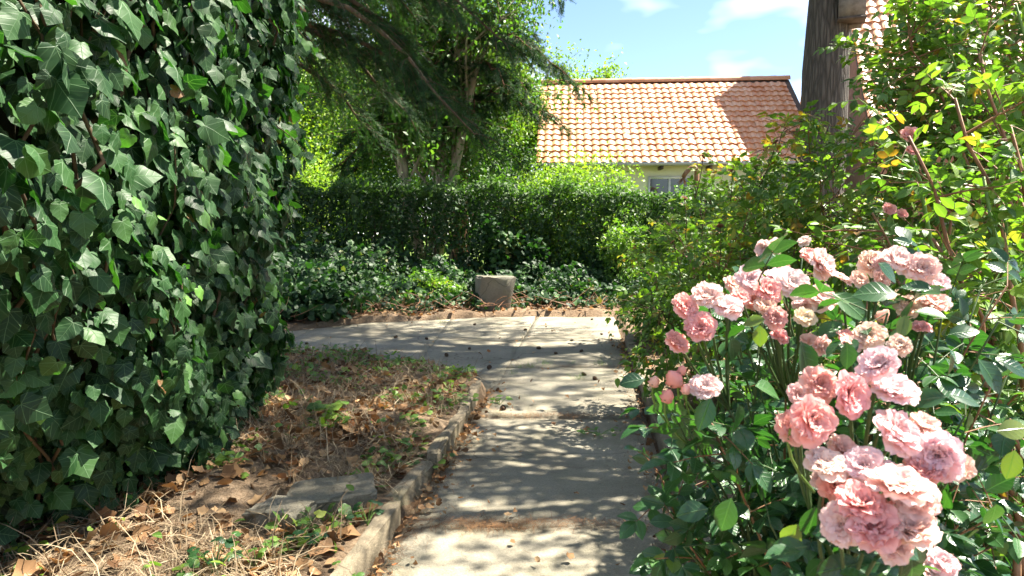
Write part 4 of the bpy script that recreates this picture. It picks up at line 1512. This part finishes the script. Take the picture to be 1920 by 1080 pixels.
HEADS, OUTER = [], []
for k in range(6):
    mb = MB()
    R_, S_, P_ = [], [], []
    for (cnt, ln, tl) in ((12, .94, 70), (12, .82, 57), (11, .7, 45), (10, .56, 34), (8, .42, 22), (6, .3, 8)):
        for q in range(cnt):
            az = 6.283 * (q + rng.uniform(-.3, .3)) / cnt + ln * 7
            R_.append(petal_frame(az, rad(tl + rng.normal() * 6)))
            S_.append(ln * .5 * rng.uniform(.88, 1.1))
            P_.append(np.array((math.cos(az), math.sin(az), 0)) * .03)
    scatter(mb, PETALS, np.array(P_), np.array(R_), np.array(S_), np.full(len(P_), .5))
    HEADS.append(mb.mesh('flower', M_PETAL))
OUTM = [mesh_np('petal', v, t, M_PETAL, u) for v, t, u in [petal(20 + k, .3, .44, .1) for k in range(6)]]

rose = thing('rose_bush', 'pink rose bush in bloom in the right foreground', 'rose bush', (.66, 1.3, .05))
ZX = lambda x, y: (1150 + .611 * x, 420 + .611 * y)
# (x, y, diameter) in an enlarged view of the bush, tint: 0 coral, 1 pale lavender pink, 2 peach, 3 blush; depth in metres
FL = [(225, 245, 84, 0, .95), (290, 210, 94, 1, .95), (355, 245, 94, 1, .94), (265, 310, 100, 0, .93), (203, 355, 84, 0, .94),
      (425, 165, 92, 3, 1.0), (480, 200, 92, 0, .97), (555, 172, 112, 1, .98), (640, 218, 100, 1, .97), (500, 285, 74, 0, .95), (470, 245, 70, 2, .96), (592, 282, 66, 2, .95), (515, 342, 60, 0, .95), (645, 375, 68, 3, .95), (600, 350, 54, 2, .96),
      (650, 118, 98, 3, 1.05), (455, 75, 56, 3, 1.3), (497, 70, 52, 1, 1.3), (585, 48, 42, 3, 1.35), (525, 122, 44, 0, 1.1), (712, 160, 64, 3, 1.05), (762, 165, 58, 2, 1.05),
      (800, 115, 84, 2, 1.04), (880, 100, 96, 3, 1.0), (950, 130, 100, 3, .98), (830, 165, 54, 2, 1.02), (905, 250, 80, 2, .98), (985, 230, 90, 2, .97), (945, 308, 60, 0, .97), (785, 335, 100, 2, .9), (735, 362, 64, 2, .9),
      (280, 490, 98, 3, .92),
      (805, 420, 130, 1, .68), (865, 490, 142, 1, .67), (748, 525, 145, 0, .66), (640, 490, 115, 0, .68), (630, 605, 155, 0, .64), (890, 630, 155, 1, .64), (992, 710, 155, 1, .63), (658, 720, 135, 3, .64), (762, 730, 130, 3, .63),
      (682, 800, 100, 0, .64), (880, 775, 190, 3, .6), (760, 840, 155, 0, .6), (690, 920, 140, 3, .6), (800, 915, 175, 0, .585), (912, 915, 175, 3, .585), (858, 968, 150, 3, .59), (930, 830, 140, 3, .595),
      (1012, 1030, 92, 1, .8), (980, 1062, 76, 1, .8)]
TINT = [(1, .57, .52), (1, .76, .75), (1, .74, .63), (1, .75, .71)]
FL += [(x + rng.choice((-1, 1)) * rng.uniform(.35, .6) * d, y + rng.uniform(-.5, .5) * d, d * rng.uniform(.55, .75), int(rng.integers(0, 4)), Y + .03) for x, y, d, ti, Y in FL if d >= 92 and x > 300 and y < 900]
order = sorted(range(len(FL)), key=lambda q: -FL[q][2])
big = set(order[:33])
hub = {}
for q, (zx, zy, dz, ti, Y) in enumerate(FL):
    px, py = ZX(zx, zy)
    c = at(px, py, Y)
    R0 = dz * .611 / F * Y / 2 * 1.04
    ax = nrm(nrm(np.array((0, 0, CAM_H)) - c) * .66 + np.array((.2, 0, .46)) + rng.normal(size=3) * .25)
    xx = nrm(np.cross(ax, rng.normal(size=3)))
    M3 = np.stack((xx, np.cross(ax, xx), ax), -1)
    s = R0 * 2.0
    o = link('flower', HEADS[q % 6], rose)
    M = np.eye(4)
    M[:3, :3] = M3 * s @ np.diag((1, 1, rng.uniform(.65, 1.2)))
    M[:3, 3] = c - ax * R0 * .35 - np.array(rose.location)
    o.matrix_local = Matrix(M.tolist())
    tn = np.array(TINT[ti]) * (1 + rng.normal(size=3) * .03)
    o.color = (*np.clip(tn, 0, 1), 1)
    cnt = 9
    petals_mb = None
    for k in range(cnt):
        az = 6.283 * (k + rng.uniform(-.25, .25)) / cnt
        m = np.eye(4)
        m[:3, :3] = petal_frame(az, rad(84 + rng.normal() * 7)) * (.52 * rng.uniform(.9, 1.08))
        m[:3, 3] = (math.cos(az) * .02, math.sin(az) * .02, -.03)
        if q in big:
            po = link('petal', OUTM[k % 6], o)
            po.matrix_local = Matrix(m.tolist())
            po.color = (*np.clip(tn * .99, 0, 1), 1)
        else:
            petals_mb = petals_mb or MB()
            v_, t__, u_ = petal(20 + k % 6, .3, .44, .1)
            petals_mb.add(v_ @ m[:3, :3].T + m[:3, 3], t__, u_)
    if petals_mb is not None:
        po = link('outer_petals', petals_mb.mesh('outer_petals', M_PETAL), o)
        po.color = (*np.clip(tn * .99, 0, 1), 1)
    # stalk of the flower to a shared hub of its spray
    key = (round(zx / 260), round(zy / 260))
    hub.setdefault(key, []).append(c - ax * R0 * .3)

foot = np.array((.66, 1.3, .05))
lv = Leaves()
for key, cs_ in hub.items():
    cs_ = np.array(cs_)
    m = cs_.mean(0)
    h = m + (foot - m) * .12 + np.array((.02, .05, -.03))
    b = foot + np.array((rng.normal() * .07, rng.normal() * .07, 0))
    mb = MB()
    pts = bez(b, (b + h) / 2 + np.array((.12, .12, .1)), h, 12)
    mb.tube(pts, np.linspace(.007, .003, 12), 6)
    for c in cs_:
        mb.tube(bez(h, (h + c) / 2 + np.array((0, .02, -.01)), c, 5), np.linspace(.0024, .0018, 5), 5)
    part('stem', mb, M_RSTEM, rose)
    for t in np.linspace(.35, .97, 9):
        p, d = lerp_path(pts, t)
        lv.compound(p, nrm(d * .3 + rand_unit(1)[0] + np.array((0, 0, .1))), rng.uniform(.026, .038), rng.random() * .8, 5)
# leafy shoots filling the bush below and behind the flowers
for k in range(125):
    px, py = rng.uniform(1225, 1900), rng.uniform(500, 1120)
    if px < 1330 and py < 640:
        continue
    Y = rng.uniform(.88, 1.5)
    e = at(px, py, Y)
    b = foot + np.array((rng.normal() * .1, rng.normal() * .1, 0))
    pts = bez(b, (b + e) / 2 + np.array((0, .1, .15)), e, 9)
    mb = MB().tube(pts, np.linspace(.0045, .0015, 9), 5)
    vb = rng.random()
    for t in np.linspace(.45, 1, 9):
        p, d = lerp_path(pts, t)
        lv.compound(p, nrm(d * .5 + rand_unit(1)[0] + np.array((0, -.15, .1))), rng.uniform(.028, .042), .45 * vb + .45 * rng.random(), 5, mb)
    part('stem', mb, M_RSTEM if k % 3 else M_CANE, rose)
# the glossy leaves among the upper flowers and round the big spray
for (zx, zy, ln, dx, dy, Y) in ((850, 145, 90, .7, .5, .9), (930, 195, 90, -.9, -.1, .88), (810, 205, 120, -1, -.2, .88), (975, 272, 90, 1, 0, .86), (890, 315, 75, -.3, .9, .86), (380, 605, 130, .1, 1, .8), (280, 585, 110, -.4, 1, .84), (480, 510, 120, .9, .3, .85), (60, 478, 80, -1, 0, 1.0),
                                (1085, 650, 170, .2, 1, .7), (960, 535, 110, -1, .2, .72), (1085, 530, 110, 1, .1, .75), (1040, 440, 90, .2, 1, .8), (720, 405, 90, .1, 1, .82), (345, 895, 120, -.3, 1, .8), (245, 880, 100, -1, .1, .82), (610, 920, 120, -.1, 1, .75), (545, 960, 100, -.4, .9, .8), (370, 385, 90, .3, .8, .9),
                                (1160, 465, 120, .3, .5, .8), (1230, 630, 100, 1, -.2, .75), (1170, 900, 110, .2, .9, .8), (1220, 740, 100, -.2, 1, .8), (1030, 830, 120, .5, .6, .68), (1240, 440, 90, .8, .3, .8), (430, 300, 70, -.6, .2, .9), (450, 345, 70, 0, 1, .9), (470, 105, 80, -1, 0, 1.05), (590, 420, 130, .3, 1, .86), (730, 250, 130, .8, .6, .95)):
    px, py = ZX(zx, zy)
    c = at(px, py, Y)
    d = np.array((dx, rng.normal() * .25, -dy))
    s = ln * .611 / F * Y
    lv.put(c - nrm(d) * s * .5, d, np.array((0, -.75, .65)) + rng.normal(size=3) * .2, s, rng.uniform(.1, .75) if rng.random() > .12 else .93)
for k in range(26):
    c = at(rng.uniform(1470, 1740), rng.uniform(985, 1095), rng.uniform(.62, .8))
    d = np.array((rng.normal(), rng.normal() * .3, -.4 + rng.normal() * .5))
    lv.put(c, d, np.array((0, -.7, .7)) + rng.normal(size=3) * .25, rng.uniform(.03, .045), rng.uniform(.05, .75))
lv.build(rose, ROSE_T, M_ROSEL, 300, lambda P: .5 + .5 * (P[:, 1] < 1.25), vals=8)
# buds beside the small left-hand flower
for (zx, zy, dz, ti, Y) in ((187, 477, 58, 0, .93), (165, 530, 44, 0, .93), (125, 485, 36, 2, .94), (222, 508, 34, 3, .93), (210, 450, 30, 0, .93), (825, 285, 42, 2, .95), (552, 620, 24, 0, .66), (850, 1074, 34, 3, .82)):
    px, py = ZX(zx, zy)
    c = at(px, py, Y)
    r = dz * .611 / F * Y / 2
    mb = MB()
    prof = [(.02, -1.0), (.7, -.75), (1, -.25), (.86, .3), (.5, .95), (.1, 1.4)]
    ax = nrm(np.array((rng.normal() * .3, -.5, .8)))
    sd = nrm(np.cross(ax, (1, 0, .2)))
    sd2 = np.cross(ax, sd)
    rows_ = []
    for k, (a, z) in enumerate(prof):
        th = np.linspace(0, 6.283, 9)[:-1] + .25 * k
        rr = r * a * (1 + .16 * np.cos(3 * th + 1.3 * k))
        rows_.append(c + ax * z * r + rr[:, None] * (np.cos(th)[:, None] * sd + np.sin(th)[:, None] * sd2))
    V = np.concatenate(rows_)
    Q = np.array([(i_ * 8 + j_, i_ * 8 + (j_ + 1) % 8, (i_ + 1) * 8 + (j_ + 1) % 8, (i_ + 1) * 8 + j_) for i_ in range(5) for j_ in range(8)])
    mb.add(V, Q, np.repeat(np.column_stack((np.zeros(6), np.linspace(.2, .6, 6))), 8, axis=0))
    o = part('bud', mb, M_PETAL, rose)
    o.color = (*TINT[ti], 1)
    sp_ = MB()
    for k in range(5):
        az = k * 1.257
        dd = nrm(math.cos(az) * sd + math.sin(az) * sd2)
        scatter(sp_, [SHRUB_T[0]], np.array([c - ax * r * .95]), frames((ax * .7 + dd)[None], (dd - ax * .5)[None]), np.array([r * 1.5]), np.array([.4]))
    link('sepals', sp_.mesh('sepals', M_ROSEL, True, np.array(rose.location)), o)
    mbs = MB().tube(bez(c - ax * r, c - ax * r * 2 + np.array((0, .02, -.03)), c + np.array((.05, .06, -.09)), 5), .0016, 5)
    part('bud_stalk', mbs, M_GCANE, rose)

for k, c in enumerate(DEADS[1:]):
    o = link('dead_flower', HEADS[k % 6], MIDSHRUB)
    o.location = c - np.array(MIDSHRUB.location)
    o.scale = (.05, .05, .045)
    o.rotation_euler = (rng.uniform(-.9, .9), rng.uniform(-.9, .9), 0)
    o.color = (.3, .16, .09, 1)
    q = c + np.array((rng.normal() * .05, .05, -.28))
    part('dead_stalk', MB().tube(bez(q, (q + c) / 2 + np.array((.02, 0, 0)), c, 5), np.linspace(.004, .003, 5), 4), M_TWIG, MIDSHRUB)
# a few blooms farther back on the shrubs
for (px, py, dpx, Y, lab) in ((1705, 255, 34, 2.25, 'pale pink rose on the upper cane of the tall rambler'), (1708, 285, 26, 2.25, 'small pale pink rose just below the upper one'), (1665, 395, 30, 2.3, 'pink rose half hidden in the rambler'), (1690, 402, 22, 2.3, 'small deep pink rose beside the half hidden one')):
    c = at(px, py, Y)
    s = dpx / F * Y * 1.1
    o = link('rose_bloom', HEADS[px % 6], None)
    ax = nrm(np.array((rng.normal() * .3, -.8, .5)))
    xx = nrm(np.cross(ax, (0, 0, 1)))
    M = np.eye(4)
    M[:3, :3] = np.stack((xx, np.cross(ax, xx), ax), -1) * s
    M[:3, 3] = c
    o.matrix_world = Matrix(M.tolist())
    o.color = (.98, .55, .52, 1)
    tag(o, lab, 'flower', 'roses on the tall rambler')

# ------------------------------------------------------------------ litter, dry grass, weeds, cones
litter = link('leaf_litter', None, None, (-1, 4, .1), 'stuff')
litter['label'] = 'dry brown leaves and needles lying over the beds and path edges'


def on_ground(n, x0, x1, y0, y1, ok):
    x, y = rng.uniform(x0, x1, n * 3), rng.uniform(y0, y1, n * 3)
    k = ok(x, y)
    x, y = x[k][:n], y[k][:n]
    return np.stack((x, y, ground_z(x, y)), -1)


on_pav = lambda x, y: np.any([((x - a) / c) ** 2 + ((y - b) / d) ** 2 < 1 for a, b, c, d in PAV], axis=0)
left_bed = lambda x, y: (x < path_l(y) - .13) & (y < front(x) - .02) & (y < 7.6) & ~(on_pav(x, y) & (rng.random(len(x)) < .93))
bare = lambda x, y: np.exp(-(((x + 1.28) / .24) ** 2 + ((y - 3.0) / .26) ** 2))
P1 = on_ground(3600, -2.6, -.1, 2.1, 7.2, lambda x, y: left_bed(x, y) & (rng.random(len(x)) > bare(x, y) * .95) & (rng.random(len(x)) < .55 + .5 * wob(x, y, 2, 5)))
P2 = on_ground(700, .8, 3.2, 1.6, 8, lambda x, y: x > path_r(y) + .1)
P3 = on_ground(900, -4.4, 2.4, 8.8, 12.2, lambda x, y: y > back(x) - .05)
P4 = on_ground(130, -4, 1.6, 1.6, 10.8, lambda x, y: (paved(x, y) > .02))
P4[:, 2] = .012
e_y = rng.uniform(1.5, 5.6, 260)
P5 = np.stack((path_l(e_y) + rng.exponential(.05, 260) + .01, e_y, np.full(260, .012)), -1)
e_y = rng.uniform(1.5, 8.5, 260)
P6 = np.stack((path_r(e_y) - rng.exponential(.07, 260), e_y, np.full(260, .012)), -1)
P = np.concatenate((P1, P2, P3, P4, P5, P6))
n = len(P)
P[:, 2] += .008 + rng.random(n) * .015
sz = rng.uniform(.03, .075, n)
sz[len(P1) + len(P2) + len(P3):] *= .5
R = frames(rand_unit(n) * np.array((1, 1, .25)), np.array((0, 0, 1.0)) + rng.normal(size=(n, 3)) * .45)
leaf_system(litter, DRY_T, P, R, sz, rng.random(n), M_LITTER, 200, None, 'dry_leaf', 'dry_leaves', vals=6)

# joints and edges filled with needles
jn = 2600
jy = rng.choice([2.97, 4.8, 4.8, 6.64], jn) + rng.normal(size=jn) * .028
jx = path_l(jy) + rng.random(jn) * (path_r(jy) - path_l(jy))
wig = rng.random(jn) < .25 + .75 * (wob(jx, jy * 3, 3, 2) > -.2)
jx, jy = jx[wig], jy[wig]
ey = rng.uniform(1.6, 5.6, 2200)
ex = path_l(ey) + rng.exponential(.05, 2200)
ey2 = rng.uniform(1.6, 8.5, 1600)
ex2 = path_r(ey2) - rng.exponential(.08, 1600)
a_ = rng.normal(size=(700, 2)) * np.array((.16, .035)) + np.array((-.12, 2.95))
PP = np.concatenate((np.column_stack((jx, jy)), np.column_stack((ex, ey)), np.column_stack((ex2, ey2)), a_))
n = len(PP)
P = np.column_stack((PP, np.full(n, .01) + rng.random(n) * .012))
mb = MB()
scatter(mb, BLADE_T, P, frames(rand_unit(n) * np.array((1, 1, .08)), np.tile(np.array((0, 0, 1.0)), (n, 1))), rng.uniform(.03, .09, n), rng.random(n) * .5)
part('needles', mb, M_LITTER, litter, kind='stuff')

dry = link('dry_grass', None, None, (-1, 4, .1), 'stuff')
dry['label'] = 'straw-coloured dead grass over the left bed'
P = on_ground(12000, -2.6, -.1, 2.0, 7.3, lambda x, y: left_bed(x, y) & (rng.random(len(x)) > bare(x, y)) & (rng.random(len(x)) < .5 + .55 * wob(x, y, 1.7, 9)))
n = len(P)
P[:, 2] += rng.random(n) * .03
lay = rng.random(n)
tipd = rand_unit(n) * np.array((1, 1, .0)) + np.stack((np.zeros(n), np.zeros(n), np.where(lay < .8, rng.uniform(0, .3, n), rng.uniform(.5, 1.6, n))), -1)
mb = MB()
scatter(mb, BLADE_T, P, frames(tipd, np.array((0, 0, 1.0)) + rng.normal(size=(n, 3)) * .3), rng.uniform(.06, .24, n), rng.random(n))
part('blades', mb, M_STRAW, dry, kind='stuff')

weeds = link('low_weeds', None, None, (-1, 4.5, .1), 'stuff')
weeds['label'] = 'small green weeds creeping over the left bed'
P = on_ground(3600, -2.7, -.1, 2.2, 7.4, lambda x, y: left_bed(x, y) & (wob(x, y, 2.6, 13) + .5 * (y > 5.6) + .5 * (x > path_l(y) - .4) + rng.normal(size=len(x)) * .3 > .55) & (rng.random(len(x)) > bare(x, y)))
n = len(P)
P[:, 2] += rng.random(n) ** 2 * .09 + .015
mb = MB()
scatter(mb, [SHRUB_T[0], SHRUB_T[1], WEED_T[1]], P, frames(rand_unit(n) * np.array((1, 1, .4)), np.array((0, 0, 1.0)) + rng.normal(size=(n, 3)) * .4), rng.uniform(.02, .06, n), rng.random(n) * .9)
part('leaves', mb, M_SHRUB, weeds, kind='stuff')


def weed(px, py, label, n=12, h=.09, leaf=.045, spread=.09, temps=WEED_T, mat=None, name='weed'):
    q = at(px, py, 5)
    d = q - np.array((0, 0, CAM_H))
    tt = (CAM_H - .09) / -d[2]
    p = np.array((0, 0, CAM_H)) + d * tt
    p[2] = max(float(ground_z(p[0], p[1])), 0.0)
    root = thing(name, label, 'plant', tuple(p), 'small weeds along the path')
    mb = MB()
    Pl, Tl, Nl = [], [], []
    for k in range(n):
        a = rng.uniform(0, 6.283)
        rr = spread * rng.random() ** .6
        e = p + np.array((math.cos(a) * rr, math.sin(a) * rr, h * rng.uniform(.45, 1.1)))
        mb.tube(bez(p, (p + e) / 2 + np.array((0, 0, .3 * h)), e, 5), .0015, 3, cap=False)
        Pl.append(e)
        Tl.append((math.cos(a), math.sin(a), -.1))
        Nl.append(np.array((math.cos(a) * .4, math.sin(a) * .4 - .3, 1)) + rng.normal(size=3) * .2)
    part('stalks', mb, M_GCANE, root)
    leaf_system(root, temps, np.array(Pl), frames(np.array(Tl), np.array(Nl)), leaf * rng.uniform(.7, 1.25, n), rng.random(n) * .8, mat or M_SHRUB, n)


weed(620, 790, 'light green weed with broad lobed leaves in the dry grass', 11, .1, .085, .16, [WEED_T[1]])
weed(400, 1075, 'dark round-leaved weed at the bottom left beside the bare soil', 16, .12, .04, .1, [WEED_T[0]], M_ROSEL)
weed(580, 1020, 'round-leaved weed growing in front of the half-buried paver', 9, .08, .035, .06, [WEED_T[0]], M_ROSEL)
weed(690, 985, 'round-leaved weed between the paver and the kerb', 9, .08, .035, .06, [WEED_T[0]], M_ROSEL)
weed(480, 1060, 'pale weed standing in dry grass at the bottom edge', 9, .1, .035, .08, [WEED_T[0]])
weed(810, 855, 'weed leaning over the middle of the left kerb', 14, .08, .04, .1, WEED_T)
weed(770, 800, 'weed clump in the bed left of the middle kerb', 14, .08, .04, .12, WEED_T)
weed(855, 755, 'bright weed at the far end of the left kerb', 14, .09, .045, .13, WEED_T)
weed(937, 738, 'small weed in the corner where kerb and paving meet', 10, .06, .04, .09, WEED_T)
weed(1125, 790, 'creeping weed in the slab joint near the rose bush', 16, .04, .03, .14, WEED_T)
weed(700, 865, 'small weed among straw in the middle of the bed', 9, .06, .04, .08, WEED_T)
weed(640, 1075, 'weed against the lowest kerb stone', 8, .07, .035, .06, [WEED_T[0]])


def tuft(px, py, label, n=40, h=.1, spread=.09):
    q = at(px, py, 5)
    d = q - np.array((0, 0, CAM_H))
    p = np.array((0, 0, CAM_H)) + d * (CAM_H / -d[2])
    p[2] = .003
    root_mb = MB()
    P = p + rng.normal(size=(n, 3)) * np.array((spread * .35, spread * .2, 0))
    t = rand_unit(n) * np.array((.8, .8, 0)) + np.array((0, 0, .7))
    scatter(root_mb, BLADE_T, P, frames(t, rand_unit(n)), h * rng.uniform(.5, 1.2, n), rng.random(n))
    o = link('grass_tuft', root_mb.mesh('grass_tuft', M_GRASS, True, p), None, tuple(p))
    tag(o, label, 'grass', 'grass tufts in the paving')


tuft(985, 690, 'grass tuft in the paving joint, leftmost of the tufts', 60, .09, .14)
tuft(1020, 684, 'grass tuft just right of the leftmost one', 45, .08, .1)
tuft(1085, 712, 'grass tuft among cones in the middle of the paving', 40, .09, .1)
tuft(1128, 686, 'grass tuft near the right side of the paving', 50, .08, .12)
tuft(1075, 682, 'small grass tuft halfway along the paving joint', 26, .06, .07)
tuft(965, 702, 'thin grass tuft nearest the left kerb end', 20, .07, .06)
tuft(830, 606, 'dark grass tuft near the back edge of the paving', 30, .1, .08)

# pine cones on the paving
cv, ct = [], []
mbc = MB()
prof = [(-.5, .1), (-.42, .75), (-.2, 1.0), (.1, .9), (.35, .6), (.5, .2)]
rows_ = []
for k, (z, a) in enumerate(prof):
    th = np.linspace(0, 6.283, 9)[:-1] + .39 * (k % 2)
    rr = .34 * a * (1 + .16 * np.cos(4 * th))
    rows_.append(np.column_stack((rr * np.cos(th), rr * np.sin(th), np.full(8, z) + .08 * np.cos(4 * th))))
mbc.add(np.concatenate(rows_), np.array([(i_ * 8 + j_, i_ * 8 + (j_ + 1) % 8, (i_ + 1) * 8 + (j_ + 1) % 8, (i_ + 1) * 8 + j_) for i_ in range(5) for j_ in range(8)]))
for k in range(34):
    z = -.38 + .8 * k / 34
    a = k * 2.4
    r = .3 * math.sqrt(max(.05, 1 - (z * 1.8) ** 2))
    o_ = np.array((math.cos(a), math.sin(a), 0))
    scatter(mbc, [SMALL_T[1]], np.array([o_ * r * .8 + np.array((0, 0, z))]), frames((o_ + np.array((0, 0, .6)))[None], np.array([[0, 0, 1.0]])), np.array([.26]), np.array([.1]))
M_CONE = plain_mat('cone', [(.3, (.035, .022, .014)), (.7, (.1, .06, .035))], 12, .85, .003)
cone_me = mbc.mesh('pine_cone', M_CONE, False)
spots = [(800, 637), (837, 668), (917, 692), (1042, 664), (943, 770), (742, 634), (575, 646), (680, 603), (890, 610), (1116, 714), (1095, 705), (1090, 660), (1128, 628), (1072, 640), (985, 620), (1010, 655), (880, 655), (1150, 650), (1110, 600)]
for k, (px, py) in enumerate(spots):
    q = at(px, py, 5)
    d = q - np.array((0, 0, CAM_H))
    p = np.array((0, 0, CAM_H)) + d * (CAM_H / -d[2])
    s = rng.uniform(.035, .055)
    o = link('pine_cone', cone_me, None, (p[0], p[1], s * .33))
    o.scale = (s, s, s)
    o.rotation_euler = (rad(90 + rng.normal() * 15), 0, rng.uniform(0, 6.28))
    tag(o, 'small dark pine cone lying on the concrete paving', 'pine cone', 'pine cones on the paving')
